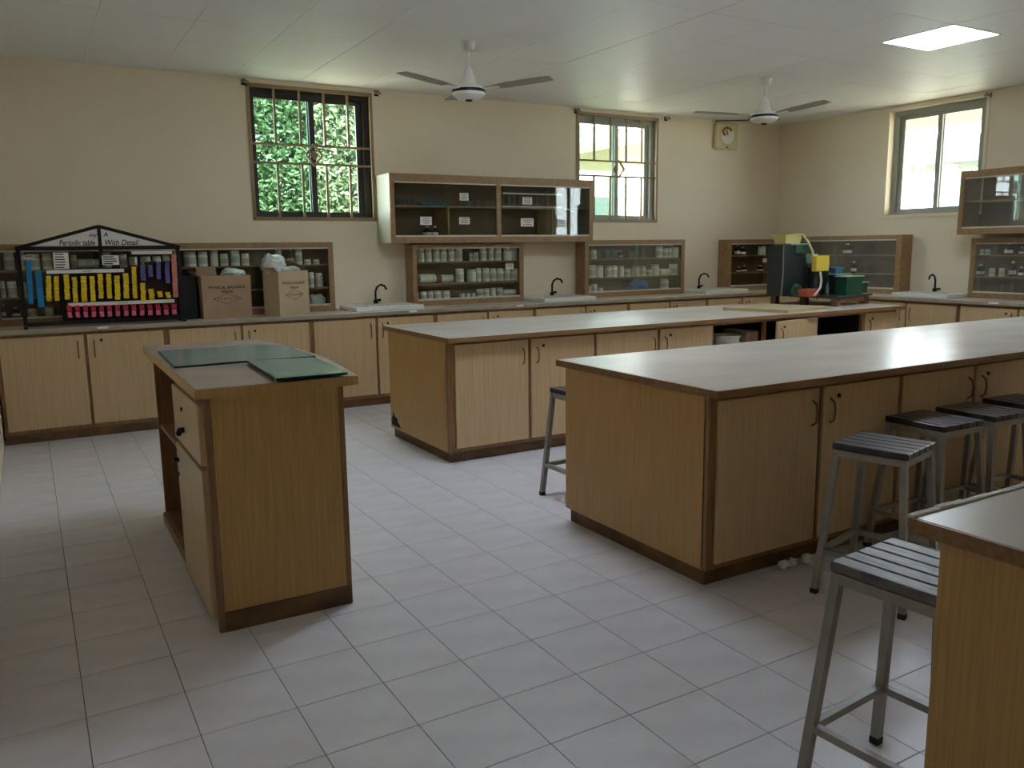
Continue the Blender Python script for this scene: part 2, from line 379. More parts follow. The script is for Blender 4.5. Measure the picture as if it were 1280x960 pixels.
# ------------------------------------------------------------------ ceiling fans
def fan(x, y, angs, label, zh=2.665):
    t = thing('ceiling_fan', label, 'ceiling fan', (x, y, ZC), group='white ceiling fans')
    c = (x, y, 0)
    obj('canopy', lathe(BM(), [(.02, ZC-.075), (.045, ZC-.06), (.055, ZC-.02), (.06, ZC-.002)], c, 20), m_white, t, True)
    obj('rod', lathe(BM(), [(.014, zh+.09), (.014, ZC-.06)], c, 12), m_white, t, True)
    obj('lower_canopy', lathe(BM(), [(.062, zh+.055), (.052, zh+.10), (.036, zh+.15), (.022, zh+.185), (.016, zh+.19)], c, 20), m_white, t, True)
    mo = obj('motor', lathe(BM(), [(.03, zh-.055), (.085, zh-.05), (.125, zh-.022), (.128, zh+.0), (.128, zh+.02), (.105, zh+.045), (.06, zh+.06)], c, 28), m_white, t, True)
    obj('band', lathe(BM(), [(.1295, zh-.004), (.1295, zh+.018)], c, 28), m_blackm, mo, True)
    obj('bottom_cap', lathe(BM(), [(.0, zh-.068), (.024, zh-.066), (.028, zh-.054)], c, 14), m_blackm, mo, True)
    for a in angs:
        a = math.radians(a); Mx = Matrix.Translation((x, y, zh+.012)) @ Matrix.Rotation(a, 4, 'Z') @ Matrix.Rotation(math.radians(-3.6), 4, 'Y')
        bm = BM(); n = 8; up = []; pts = []
        for i in range(n+1):
            r = .14+.53*i/n; w = (.03+.044*min(1, i/2.5)) if i < n else .058
            for s in (-1, 1): pts.append((r, s*w, -s*w*.06))
        for (r, yy, zz) in pts:
            up.append((bm.verts.new((r, yy, zz+.003)), bm.verts.new((r, yy, zz))))
        for i in range(n):
            a0, b0, a1, b1 = up[2*i], up[2*i+1], up[2*i+2], up[2*i+3]
            bm.faces.new((a0[0], b0[0], b1[0], a1[0])); bm.faces.new((a0[1], a1[1], b1[1], b0[1]))
            bm.faces.new((a0[0], a1[0], a1[1], a0[1])); bm.faces.new((b0[0], b0[1], b1[1], b1[0]))
        bm.faces.new((up[0][0], up[0][1], up[1][1], up[1][0])); bm.faces.new((up[-2][0], up[-1][0], up[-1][1], up[-2][1]))
        bmesh.ops.transform(bm, matrix=Mx, verts=bm.verts); bl = obj('blade', bm, m_blade, t, True)
        bm = BM(); box(bm, .10, .25, -.028, .028, -.006, 0); bmesh.ops.transform(bm, matrix=Mx, verts=bm.verts); obj('blade_bracket', bm, m_white, bl)
fan(3.045, 3.085, (197, 310, 75), 'white three-bladed ceiling fan hanging between the two grilled windows')
fan(6.2, 3.04, (277, 152, 35), 'white three-bladed ceiling fan hanging in front of the wall clock', 2.68)

# ------------------------------------------------------------------ clock
q0 = P(893, 150, y=YB-.02); q1 = P(921, 188, y=YB-.02)
x0, x1, z1, z0 = q0.x, q1.x, min(q0.z, ZC-.03), q1.z
t = thing('wall_clock', 'cream rectangular wall clock with a white dial near the ceiling corner', 'clock', ((x0+x1)/2, YB, z0))
obj('case', box(BM(), x0, x1, YB-.05, YB-.002, z0, z1, .02), m_clock, t)
cx, cz = (x0+x1)/2, (z0+z1)/2+.01; w, h = (x1-x0), (z1-z0)
def disc(bm, cx, cz, rx, rz, y, dy, a0=0, a1=360, inner=0):
    n = 28; f = [];
    A = [math.radians(a0+(a1-a0)*i/n) for i in range(n+1)]
    out = [(cx+rx*math.cos(a), cz+rz*math.sin(a)) for a in A]; inn = [(cx+rx*inner*math.cos(a), cz+rz*inner*math.sin(a)) for a in A]
    for i in range(n):
        q = [(out[i]), (out[i+1]), (inn[i+1]), (inn[i])]
        fr = [bm.verts.new((a, y, b)) for a, b in q]; bk = [bm.verts.new((a, y+dy, b)) for a, b in q]
        bm.faces.new(fr[::-1]); bm.faces.new((fr[0], fr[1], bk[1], bk[0])); bm.faces.new((fr[3], fr[2], bk[2], bk[3]))
    bmesh.ops.remove_doubles(bm, verts=bm.verts, dist=1e-5); return bm
obj('bezel', disc(BM(), cx, cz, w*.34, h*.38, YB-.056, .008, inner=.86), m_clock, t)
obj('dial', disc(BM(), cx, cz, w*.30, h*.335, YB-.0525, .003, inner=.02), m_white, t)
obj('ornament', disc(BM(), cx-.01, cz+h*.13, w*.22, h*.19, YB-.058, .005, 10, 250, .55), m_gold, t)
bm = BM(); bar(bm, (cx, YB-.06, cz), (cx-.04, YB-.06, cz+.06), .008, .003); obj('hour_hand', bm, m_blackm, t)
bm = BM(); bar(bm, (cx, YB-.06, cz), (cx-.02, YB-.06, cz+.10), .006, .003); obj('minute_hand', bm, m_blackm, t)
bm = BM(); box(bm, cx-.02, cx+.02, YB-.054, YB-.05, z0+.015, z0+.035); obj('maker_plate', bm, m_brass, t)
o = obj('cable', tube(BM(), [(x0+.02, YB-.02, z1+.01), (x0+.12, YB-.05, ZC-.012), (x1-.02, YB-.2, ZC-.01), (x1-.25, YB-.7, ZC-.008)], .006, 6), m_blackm); tag(o, 'thin black cable running from the clock along the ceiling', 'cable')

# ================================================================== BASE CABINETS
def handle(bm, c, n, L=.10, out=.035, r=.005):
    c = Vector(c); n = Vector(n)
    tube(bm, [c+Vector((0, 0, -L/2)), c+n*out*.8+Vector((0, 0, -L*.36)), c+n*out, c+n*out*.8+Vector((0, 0, L*.36)), c+Vector((0, 0, L/2))], r, 6); return bm
def disc_lock(bm, c, n, r=.011):
    tube(bm, [Vector(c), Vector(c)+Vector(n)*.006], r, 10); return bm
def door_part(root, a0, a1, z0, z1, ax, pos, sgn, hside, lock=True, m=None, name='door', longh=False):
    """a door on a front plane; ax 'y': front faces -y (sgn -1) or +y; ax 'x' likewise. hside: 0 handle at a0 end, 1 at a1 end"""
    t = .02; d0, d1 = pos, pos+sgn*t
    n = Vector((0, sgn, 0)) if ax == 'y' else Vector((sgn, 0, 0))
    bm = BM(); g = .004
    if ax == 'y': box(bm, a0+g, a1-g, d0, d1, z0+g, z1-g, .003)
    else: box(bm, d0, d1, a0+g, a1-g, z0+g, z1-g, .003)
    d = obj(name, bm, m or m_door, root)
    hp = a1-.05 if hside else a0+.05
    L = .115 if not longh else .14
    c = (hp, d1, z1-.12) if ax == 'y' else (d1, hp, z1-.12)
    obj('handle', handle(BM(), c, n, L, .03 if not longh else .022), m_brass, d, True)
    if lock:
        lp = hp+(.055 if not hside else -.055)
        c = (lp, d1, z1-.055) if ax == 'y' else (d1, lp, z1-.055)
        obj('lock', disc_lock(BM(), c, n), m_blackm, d)
    return d
def base_unit(a0, a1, am, ax, front, back, ztop, label, sgn, plinth=.075, endl=False, endr=False):
    """two-door base cabinet; front plane coordinate, back coordinate"""
    loc = ((a0+a1)/2, (front+back)/2, 0) if ax == 'y' else ((front+back)/2, (a0+a1)/2, 0)
    t = thing('base_cabinet', label, 'cabinet', loc, group='counter base cabinets')
    ins = -sgn*.05
    def bx(bm, p, q, d0, d1, r, s, bev=0): return box(bm, p, q, d0, d1, r, s, bev) if ax == 'y' else box(bm, d0, d1, p, q, r, s, bev)
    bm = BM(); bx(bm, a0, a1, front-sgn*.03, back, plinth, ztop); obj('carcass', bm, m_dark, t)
    st = .024
    fr = BM()
    for c in (a0+st/2+.0005, am, a1-st/2-.0005):
        bx(fr, c-st/2, c+st/2, front-sgn*.03, front, plinth, ztop)
    bx(fr, a0+st, a1-st, front-sgn*.03, front-sgn*.001, plinth, plinth+.03); bx(fr, a0+st, a1-st, front-sgn*.03, front-sgn*.001, ztop-.035, ztop)
    obj('face_frame', fr, m_wood, t)
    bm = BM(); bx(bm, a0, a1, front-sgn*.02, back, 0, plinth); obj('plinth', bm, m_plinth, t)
    door_part(t, a0+st-.004, am-st/2+.004, plinth+.028, ztop-.03, ax, front-sgn*.004, sgn, 1, lock=False, longh=True)
    door_part(t, am+st/2-.004, a1-st+.004, plinth+.028, ztop-.03, ax, front-sgn*.004, sgn, 0, lock=True, longh=True)
    return t
TT = .028
CF = 4.60           # counter front plane
units = [(-.285, .33, .935), (.935, 1.55, 2.167), (2.167, 2.795, 3.41), (3.41, 4.0, 4.56), (4.56, 5.22, 5.81), (5.81, 6.41, 7.0), (7.0, 7.58, 8.16)]
ulab = ['under the periodic table stand', 'under the cardboard boxes', 'under the sink nearest the leafy window', 'under the jar cabinet below the wall cupboard', 'under the sink below the wall cupboard', 'under the jar cabinet with the blue bag', 'next to the room corner']
for (a, m_, b), lb in zip(units, ulab):
    base_unit(a, b, m_, 'y', CF, YB-.003, HC-TT, 'oak two-door base cabinet '+lb, -1)
RF = 8.20
for (a, m_, b), lb in zip([(3.39, 3.97, 4.57), (2.2, 2.785, 3.387), (1.0, 1.596, 2.197), (-.2, .4, .997)], ['behind the green apparatus', 'under the side window', 'under the side cabinet with dark bottles', 'at the right end of the side counter']):
    base_unit(a, b, m_, 'x', RF, XR-.003, HC-TT, 'oak two-door base cabinet on the side wall '+lb, -1)
bm = BM(); prism(bm, [(-.288, YB-.002), (-.288, CF-.04), (RF-.04, CF-.04), (RF-.04, -.2), (XR-.002, -.2), (XR-.002, YB-.002)], HC-TT, HC)
wt = obj('worktop', bm, m_top); tag(wt, 'long grey beige worktop running round the two walls', 'worktop')
bm = BM(); box(bm, -.288, RF-.04, CF-.048, CF-.04, HC-TT-.006, HC-.002); box(bm, RF-.048, RF-.04, -.2, CF-.04, HC-TT-.006, HC-.002); obj('edge_strip', bm, m_wtedge, wt)
for k, (u, v) in enumerate(((128, 407), (519, 388), (663, 382), (1220, 379))):
    q = P(u, v, z=HC)
    ch = BM()
    if k < 3: box(ch, q.x-.045, q.x+.04, CF-.0495, CF-.04, HC-.022, HC-.003, .003)
    else: box(ch, RF-.0495, RF-.04, q.y-.05, q.y+.05, HC-.022, HC-.003, .003)
    obj('chipped_edge', ch, m_paper, wt)

# ------------------------------------------------------------------ sinks and taps
def sink(ax, a0, a1, d0, d1, label, tap, tlabel):
    """white drop-in sink standing proud of the worktop, basin cut in"""
    t = thing('sink', label, 'sink', ((a0+a1)/2, (d0+d1)/2, HC) if ax == 'y' else ((d0+d1)/2, (a0+a1)/2, HC), group='white laboratory sinks')
    z0, z1 = HC, HC+.044
    def bx(bm, p, q, r, s, zz0, zz1, bev=0): return box(bm, p, q, r, s, zz0, zz1, bev) if ax == 'y' else box(bm, r, s, p, q, zz0, zz1, bev)
    e = .06; bm = BM(); sp = a0+.38*(a1-a0)
    bx(bm, a0, a1, d0, d0+e*.7, z0, z1, .006); bx(bm, a0, a1, d1-e, d1, z0, z1, .006)
    bx(bm, a0, a0+e*.7, d0+e*.7, d1-e, z0, z1, .006); bx(bm, sp, a1, d0+e*.7, d1-e, z0, z1, .006)
    obj('rim', bm, m_ceramic, t)
    bm = BM(); bx(bm, a0+e*.7, sp, d0+e*.7, d1-e, z0+.0005, z0+.004); obj('basin_floor', bm, m_ceramic, t)
    for k in range(6):
        g = BM(); p = sp+.05+(a1-sp-.1)*k/5; bx(g, p-.006, p+.006, d0+e, d1-e-.02, z1, z1+.004); obj('drain_rib', g, m_ceramic, t)
    tp = thing('tap', tlabel, 'tap', tap, group='black gooseneck taps')
    x, y, z = tap
    dx, dy = (.085, -.085) if ax == 'y' else (-.12, 0)
    obj('base', lathe(BM(), [(.024, z), (.024, z+.03), (.015, z+.04)], (x, y, 0), 12), m_blackm, tp, True)
    obj('spout', tube(BM(), [(x, y, z+.03), (x, y, z+.12), (x+dx*.15, y+dy*.15, z+.165), (x+dx*.5, y+dy*.5, z+.19), (x+dx*.85, y+dy*.85, z+.175), (x+dx, y+dy, z+.14)], .011, 8), m_blackm, tp, True)
    obj('lever', tube(BM(), [(x, y, z+.03), (x+.05, y-.01, z+.035)] if ax == 'y' else [(x, y, z+.03), (x, y-.06, z+.03)], .013, 8), m_blackm, tp, True)
sink('y', 2.62, 3.32, 4.64, 5.12, 'white sink with drainer nearest the leafy window', (2.99, 5.09, HC+.044), 'black gooseneck tap at the sink nearest the leafy window')
sink('y', 4.72, 5.40, 4.64, 5.12, 'white sink with drainer below the wall cupboard', (5.11, 5.09, HC+.044), 'black gooseneck tap at the sink below the wall cupboard')
sink('y', 7.02, 7.74, 4.64, 5.12, 'white sink with drainer left of the room corner', (7.33, 5.09, HC+.044), 'black gooseneck tap left of the room corner')
sink('x', 2.375, 3.02, 8.26, 8.72, 'white sink with drainer below the plain side window', (8.69, 2.79, HC+.044), 'black gooseneck tap below the plain side window')

# ================================================================== GLASS CABINETS
def glass_cab(name, ax, a0, a1, d_front, d_back, z0, z1, shelves, panes, label, stile=.05, mull=(), glass=None, partition=(), msl=None, top=.05, bot=.055, rail=True, open_pane=(), group='glass-fronted wall cabinets'):
    """wall cabinet with sliding glass; ax 'y': runs along x with its front at d_front facing -y; ax 'x': runs along y, front facing -x"""
    loc = ((a0+a1)/2, d_back, z0) if ax == 'y' else (d_back, (a0+a1)/2, z0)
    t = thing(name, label, 'cabinet', loc, group=group)
    def bx(bm, p, q, r, s, zz0, zz1, bev=0): return box(bm, p, q, r, s, zz0, zz1, bev) if ax == 'y' else box(bm, r, s, p, q, zz0, zz1, bev)
    th = .018; fd = d_front+.022
    for (p, q) in ((a0, a0+th), (a1-th, a1)):
        bm = BM(); bx(bm, p, q, fd, d_back, z0, z1); obj('side_panel', bm, msl or m_cab, t)
    bm = BM(); bx(bm, a0+th, a1-th, fd, d_back, z1-th, z1); obj('top_panel', bm, m_cab, t)
    bm = BM(); bx(bm, a0+th, a1-th, fd, d_back, z0, z0+th); obj('bottom_panel', bm, m_cab, t)
    bm = BM(); bx(bm, a0+th, a1-th, d_back-.006, d_back-.001, z0+th, z1-th); obj('back_panel', bm, m_cabin, t)
    fr = BM(); bx(fr, a0, a1, d_front, fd, z1-top, z1); bx(fr, a0, a1, d_front, fd, z0, z0+bot)
    edges = [a0]+list(mull)+[a1]
    bx(fr, a0, a0+stile, d_front, fd, z0+bot, z1-top); bx(fr, a1-stile, a1, d_front, fd, z0+bot, z1-top)
    for mm in mull: bx(fr, mm-stile/2, mm+stile/2, d_front, fd, z0+bot, z1-top)
    obj('face_frame', fr, m_cab, t)
    for zz in shelves:
        bm = BM(); bx(bm, a0+th, a1-th, fd+.02, d_back-.006, zz-.014, zz); obj('shelf', bm, m_cab, t)
    for (pp, r, s) in partition:
        bm = BM(); bx(bm, pp-.008, pp+.008, fd+.02, d_back-.006, r, s); obj('partition', bm, m_cab, t)
    for k in range(len(edges)-1):
        p = edges[k]+(stile if k == 0 else stile/2); q = edges[k+1]-(stile if k == len(edges)-2 else stile/2)
        tr = BM(); bx(tr, p, q, d_front+.003, d_front+.024, z0+bot-.002, z0+bot+.016); bx(tr, p, q, d_front+.003, d_front+.024, z1-top-.012, z1-top+.001); obj('track', tr, m_alu, t)
        mid = (p+q)/2
        for j, (r, s) in enumerate(((p, mid+.03), (mid-.03, q))):
            dd = d_front+.006+(.009 if j else 0)
            if (k, j) in open_pane: r, s = (p, mid+.02)
            bm = BM(); bx(bm, r, s, dd, dd+.004, z0+bot+.012, z1-top-.008); g = obj('glass_pane', bm, glass or m_glass, t)
    return t
def paper_label(t, ax, u, v, w, h, d, lines=3):
    q = P(u, v, y=d) if ax == 'y' else P(u, v, x=d)
    bm = BM()
    if ax == 'y': box(bm, q.x-w/2, q.x+w/2, d-.0015, d, q.z-h/2, q.z+h/2)
    else: box(bm, d-.0015, d, q.y-w/2, q.y+w/2, q.z-h/2, q.z+h/2)
    o = obj('paper_label', bm, m_paper, t)
    bm = BM()
    for i in range(lines):
        zz = q.z+h*(.28-.28*i); ww = w*random.uniform(.26, .4)
        if ax == 'y': box(bm, q.x-ww, q.x+ww, d-.002, d-.0015, zz-.003, zz+.003)
        else: box(bm, d-.002, d-.0015, q.y-ww, q.y+ww, zz-.003, zz+.003)
    obj('writing', bm, m_inkfade, o)
LZ0 = HC; FY = 5.0
cabA = glass_cab('display_cabinet', 'y', -.285, 2.54, FY, YB-.002, LZ0, 1.555, (1.345, 1.125), 2, 'long low glass cabinet behind the periodic table stand and cardboard boxes', mull=(1.13,))
cabB = glass_cab('display_cabinet', 'y', 3.365, 4.68, FY, YB-.002, LZ0, 1.52, (1.345, 1.125), 2, 'glass cabinet full of white jars below the wall cupboard', top=.03)
cabC = glass_cab('display_cabinet', 'y', 5.50, 7.0, FY, YB-.002, LZ0, 1.555, (1.338, 1.123), 2, 'glass cabinet holding a blue bag below the bright grilled window', glass=m_glassveil)
cabD = glass_cab('display_cabinet', 'y', 7.74, 8.58, FY, YB-.002, LZ0, 1.55, (1.345, 1.125), 2, 'glass cabinet with dark bottles left of the room corner')
cabE = glass_cab('display_cabinet', 'x', 3.17, 4.98, 8.60, XR-.002, LZ0, 1.575, (1.345, 1.125), 2, 'glass cabinet on the side wall behind the green apparatus', glass=m_glassveil, stile=.07)
cabF = glass_cab('display_cabinet', 'x', .9, 2.36, 8.60, XR-.002, LZ0, 1.52, (1.345, 1.125), 2, 'glass cabinet with dark bottles at the right edge', glass=m_glassveil)
up1 = glass_cab('wall_cupboard', 'y', 3.073, 5.487, 4.83, YB-.002, 1.538, 2.206, (1.905,), 2, 'wide glass wall cupboard mounted between the two grilled windows', mull=(4.285,), msl=m_cabside, partition=((3.72, 1.556, 1.89), (4.98, 1.556, 1.89)), top=.075, bot=.06, group='glass wall cupboards')
up2 = glass_cab('wall_cupboard', 'x', .3, 2.43, 8.44, XR-.002, 1.56, 2.205, (1.90,), 2, 'glass wall cupboard beside the plain side window', mull=(1.35,), glass=m_glassveil, top=.07, bot=.06, group='glass wall cupboards')
for u, v, w, h in ((580, 246, .10, .075), (532.5, 276, .125, .08), (580.5, 276, .12, .07), (659, 251, .12, .075), (659, 278, .16, .085), (702, 279, .11, .085), (709, 248, .0001, .0001)):
    if w > .01: paper_label(up1, 'y', u, v, w, h, 4.835)
paper_label(cabB, 'y', 637, 333, .10, .06, 5.005, 2)
paper_label(cabD, 'y', 956, 325.5, .07, .05, 5.005, 2)
paper_label(cabA, 'y', 36, 322, .08, .04, 5.005, 1)

# ------------------------------------------------------------------ jars and bottles
def jar_meshes():
    d = {}
    def mk(n, prof, m, k=14):
        bm = lathe(BM(), prof, (0, 0, 0), k); me = bpy.data.meshes.new(n); bmesh.ops.recalc_face_normals(bm, faces=bm.faces); bm.to_mesh(me); bm.free(); me.materials.append(m)
        me.polygons.foreach_set('use_smooth', [True]*len(me.polygons)); me.set_sharp_from_angle(angle=math.radians(45)); d[n] = me
    # unit jar: diameter 1, height 1
    mk('jar_body', [(.45, 0), (.5, .02), (.5, .74), (.42, .79), (.40, .80)], m_jar)
    mk('jar_lid', [(.46, .80), (.47, .81), (.47, .98), (.43, 1.0)], m_jarlid)
    mk('jar_label', [(.506, .2), (.506, .6)], m_jarlab)
    mk('bottle_body', [(.46, 0), (.5, .03), (.5, .55), (.40, .66), (.18, .76), (.17, .86)], m_amber)
    mk('bottle_cap', [(.2, .86), (.2, 1.0)], m_jarlid)
    mk('bottle_label', [(.506, .15), (.506, .42)], m_paper)
    mk('beaker', [(.47, 0), (.5, .04), (.5, .92), (.54, 1.0), (.5, .985), (.47, .92), (.46, .05)], m_lab)
    mk('brown_band', [(.508, .0), (.508, .26)], m_brownlab)
    return d
JM = jar_meshes()
def jar(x, y, z, dia, h, label, group, kind='jar', lying=False, ax='y'):
    sc = (dia, dia, h); rot = (0, 0, random.uniform(0, 6)); loc = (x, y, z)
    if lying: rot = (0, math.radians(90), 0) if ax == 'y' else (math.radians(90), 0, 0); loc = (x-h/2, y, z+dia/2) if ax == 'y' else (x, y+h/2, z+dia/2)
    body, lid, lab = {'jar': ('jar_body', 'jar_lid', 'jar_label'), 'bottle': ('bottle_body', 'bottle_cap', 'bottle_label'), 'beaker': ('beaker', None, None), 'plain': ('jar_body', 'jar_lid', None), 'brown': ('jar_body', 'jar_lid', 'brown_band')}[kind]
    nm = {'jar': 'chemical_jar', 'plain': 'chemical_jar', 'bottle': 'reagent_bottle', 'beaker': 'glass_beaker', 'brown': 'chemical_jar'}[kind]
    o = inst(nm, JM[body], loc=loc, rot=rot, scale=sc); tag(o, label, {'chemical_jar': 'jar', 'reagent_bottle': 'bottle', 'glass_beaker': 'beaker'}[nm], group)
    for n, me in (('lid', lid), ('label_band', lab)):
        if me: c = bpy.data.objects.new(n, JM[me]); COL.objects.link(c); c.parent = o
    return o
def row(items, org, sc, yj, zs, ax, where, group, kinds=None):
    """items: (left, right, top, bottom) in crop pixels, left to right; converted to metres on the shelf"""
    n = len(items)
    for k, it in enumerate(items):
        l, r, tp, bt = it[:4]; kind = it[4] if len(it) > 4 else 'jar'
        u0, u1 = org[0]+l/sc, org[0]+r/sc; v = org[1]+(tp+bt)/2/sc
        if ax == 'y': A, B = P(u0, v, y=yj), P(u1, v, y=yj); wd = abs(B.x-A.x); pos = ((A.x+B.x)/2, yj)
        else: A, B = P(u0, v, x=yj), P(u1, v, x=yj); wd = abs(B.y-A.y); pos = (yj, (A.y+B.y)/2)
        a, b = P(org[0]+l/sc, org[1]+tp/sc, **({'y': yj} if ax == 'y' else {'x': yj})), P(org[0]+l/sc, org[1]+bt/sc, **({'y': yj} if ax == 'y' else {'x': yj}))
        if ax == 'y':
            for c0, c1 in ((-.285, 2.54), (3.365, 4.68), (5.5, 7.0)):
                if c0 < pos[0] < c1 and yj > 5.05: pos = (min(max(pos[0], c0+.022+wd/2), c1-.022-wd/2), yj)
        hh = a.z-b.z; lying = kind.startswith('lying'); kk = 'brown' if kind == 'lyingbrown' else ('plain' if lying else kind)
        zz = zs+(it[5] if len(it) > 5 else 0)
        look = {'jar': 'white plastic jar', 'bottle': 'dark brown bottle', 'beaker': 'clear glass beaker', 'plain': 'plain white jar', 'brown': 'brown-banded jar', 'lying': 'toppled white jar', 'lyingbrown': 'toppled cream and brown jar'}[kind]
        posn = (ORD[k]+' from left') if k < n-1 else 'rightmost'
        lb = '%s, %s %s' % (look, posn, where)
        if lying: jar(pos[0], pos[1], zz+.001, min(hh, .11), wd, lb, group, kk, True, ax)
        else: jar(pos[0], pos[1], zz+.001, min(wd, .105), hh, lb, group, kk, False, ax)
GB = 'chemical jars in the cabinet below the wall cupboard'
B0, BS = (500, 295), 7.758
row([(127, 160, 130, 255), (170, 232, 125, 252), (245, 305, 122, 252), (318, 380, 122, 252), (390, 450, 128, 252), (465, 525, 128, 252), (535, 603, 122, 250), (670, 705, 165, 248), (712, 760, 160, 247), (775, 838, 120, 247), (848, 908, 128, 247), (918, 978, 120, 245), (1003, 1078, 125, 245, 'plain'), (1090, 1146, 125, 242, 'plain')], B0, BS, 5.105, 1.345, 'y', 'on the top shelf below the wall cupboard', GB)
row([(132, 160, 335, 462), (180, 335, 362, 455, 'lying'), (350, 508, 372, 450, 'lyingbrown'), (540, 615, 320, 452), (655, 730, 330, 450, 'plain'), (738, 785, 315, 446), (800, 862, 315, 444), (872, 930, 320, 442), (940, 1000, 320, 440), (1010, 1064, 322, 436), (1075, 1142, 320, 434)], B0, BS, 5.105, 1.125, 'y', 'on the middle shelf below the wall cupboard', GB)
row([(140, 180, 540, 612), (195, 255, 538, 612), (265, 320, 535, 610), (330, 398, 530, 606), (410, 480, 532, 604), (580, 625, 560, 598, 'plain'), (635, 675, 558, 596, 'plain'), (685, 730, 556, 592, 'plain'), (745, 810, 515, 590), (815, 865, 512, 588), (880, 925, 505, 584, 'plain'), (940, 995, 505, 582), (1005, 1115, 520, 578, 'lying')], B0, BS, 5.105, .962, 'y', 'on the bottom shelf below the wall cupboard', GB)
GC = 'chemical jars in the cabinet with the blue bag'
C0, CS = (715, 290), 8.258
row([(185, 248, 185, 282), (262, 302, 190, 280, 'beaker'), (345, 395, 180, 276, 'beaker'), (410, 470, 185, 276, 'beaker'), (478, 515, 190, 272, 'bottle'), (590, 640, 190, 268, 'beaker'), (650, 690, 130, 268, 'beaker'), (700, 760, 140, 266, 'beaker'), (870, 925, 145, 258), (935, 980, 165, 258), (985, 1022, 160, 256), (1042, 1100, 145, 252, 'plain')], C0, CS, 5.105, 1.338, 'y', 'on the top shelf above the blue bag', GC)
row([(165, 240, 340, 472), (255, 315, 350, 472, 'plain'), (345, 400, 355, 468), (405, 462, 350, 466), (480, 530, 355, 464, 'plain'), (540, 595, 380, 462), (620, 685, 365, 460, 'plain'), (700, 755, 360, 458), (765, 820, 390, 456), (825, 890, 340, 452, 'plain'), (900, 1005, 378, 446, 'lying'), (1020, 1108, 330, 442)], C0, CS, 5.105, 1.123, 'y', 'on the middle shelf above the blue bag', GC)
row([(165, 195, 560, 622, 'plain'), (200, 252, 545, 620), (270, 315, 580, 615, 'plain'), (905, 995, 510, 604)], C0, CS, 5.105, .962, 'y', 'on the bottom shelf beside the blue bag', GC)
GA = 'chemical jars in the long cabinet'
row([(28, 125, 300, 455), (148, 215, 300, 455), (222, 345, 310, 450), (355, 450, 310, 452), (604, 660, 330, 452), (668, 845, 365, 452, 'lying')], (0, 270), 6.854, 5.105, 1.345, 'y', 'on the far-left top shelf behind the black stand', GA)
row([(115, 200, 300, 440, 'plain'), (270, 335, 320, 440), (350, 425, 340, 436, 'brown'), (448, 538, 340, 436), (550, 628, 338, 434), (640, 700, 330, 434)], (110, 270), 6.857, 5.105, 1.345, 'y', 'on the top shelf behind the stand\'s right half', GA)
row([(35, 160, 180, 335), (182, 275, 185, 335), (300, 380, 165, 332, 'plain'), (400, 480, 205, 330), (505, 595, 170, 328), (612, 690, 205, 328)], (225, 290), 8, 5.105, 1.345, 'y', 'on the top shelf behind the first cardboard box', GA)
row([(315, 375, 165, 328), (440, 495, 160, 327, 'bottle'), (512, 580, 170, 326), (600, 665, 240, 292), (685, 750, 240, 290)], (305, 290), 8, 5.105, 1.345, 'y', 'on the top shelf behind the second cardboard box', GA)
row([(635, 700, 395, 545), (712, 785, 402, 542)], (305, 290), 8, 5.105, 1.125, 'y', 'on the shelf right of the pale box', GA)
row([(2, 45, 545, 690), (58, 145, 550, 690), (165, 230, 560, 690)], (0, 270), 6.854, 5.105, 1.125, 'y', 'on the middle shelf at the far left', GA)
row([(5, 50, 730, 850, 'bottle'), (100, 170, 760, 850, 'bottle'), (240, 320, 780, 850), (380, 470, 770, 848)], (0, 270), 6.854, 5.105, .962, 'y', 'on the bottom shelf at the far left', GA)
GD = 'dark bottles by the room corner'
row([(275, 335, 200, 350, 'bottle'), (345, 405, 230, 350, 'bottle'), (600, 640, 220, 340, 'plain'), (650, 690, 215, 338, 'plain')], (895, 290), 11.29, 5.105, 1.345, 'y', 'on the top shelf left of the room corner', GD)
row([(295, 345, 520, 600, 'bottle'), (370, 425, 500, 595, 'bottle'), (590, 655, 480, 570, 'bottle')], (895, 290), 11.29, 5.105, 1.125, 'y', 'on the middle shelf left of the room corner', GD)
GE = 'vessels in the side wall cabinet behind the apparatus'
row([(260, 320, 240, 365, 'beaker'), (335, 420, 230, 365, 'bottle'), (505, 570, 270, 365, 'beaker'), (605, 680, 220, 368, 'beaker')], (1020, 280), 9.6, 8.7, 1.345, 'x', 'on the top shelf right of the apparatus', GE)
row([(430, 480, 440, 580, 'bottle'), (500, 545, 500, 585, 'beaker'), (640, 700, 470, 590, 'beaker')], (1020, 280), 9.6, 8.7, 1.125, 'x', 'on the middle shelf right of the apparatus', GE)
GF = 'bottles in the cabinet at the right edge'
row([(285, 345, 255, 325), (355, 415, 255, 325), (440, 500, 210, 325, 'beaker'), (590, 680, 180, 325, 'bottle'), (760, 815, 230, 328, 'bottle')], (1195, 285), 9.6, 8.7, 1.345, 'x', 'on the top shelf at the right edge', GF)
row([(250, 340, 430, 570, 'bottle'), (400, 465, 480, 575), (520, 580, 480, 580), (640, 720, 400, 585, 'bottle'), (750, 810, 470, 590, 'bottle')], (1195, 285), 9.6, 8.7, 1.125, 'x', 'on the middle shelf at the right edge', GF)
row([(530, 570, 650, 745, 'beaker'), (660, 700, 650, 750, 'beaker')], (1195, 285), 9.6, 8.7, .962, 'x', 'on the bottom shelf at the right edge', GF)
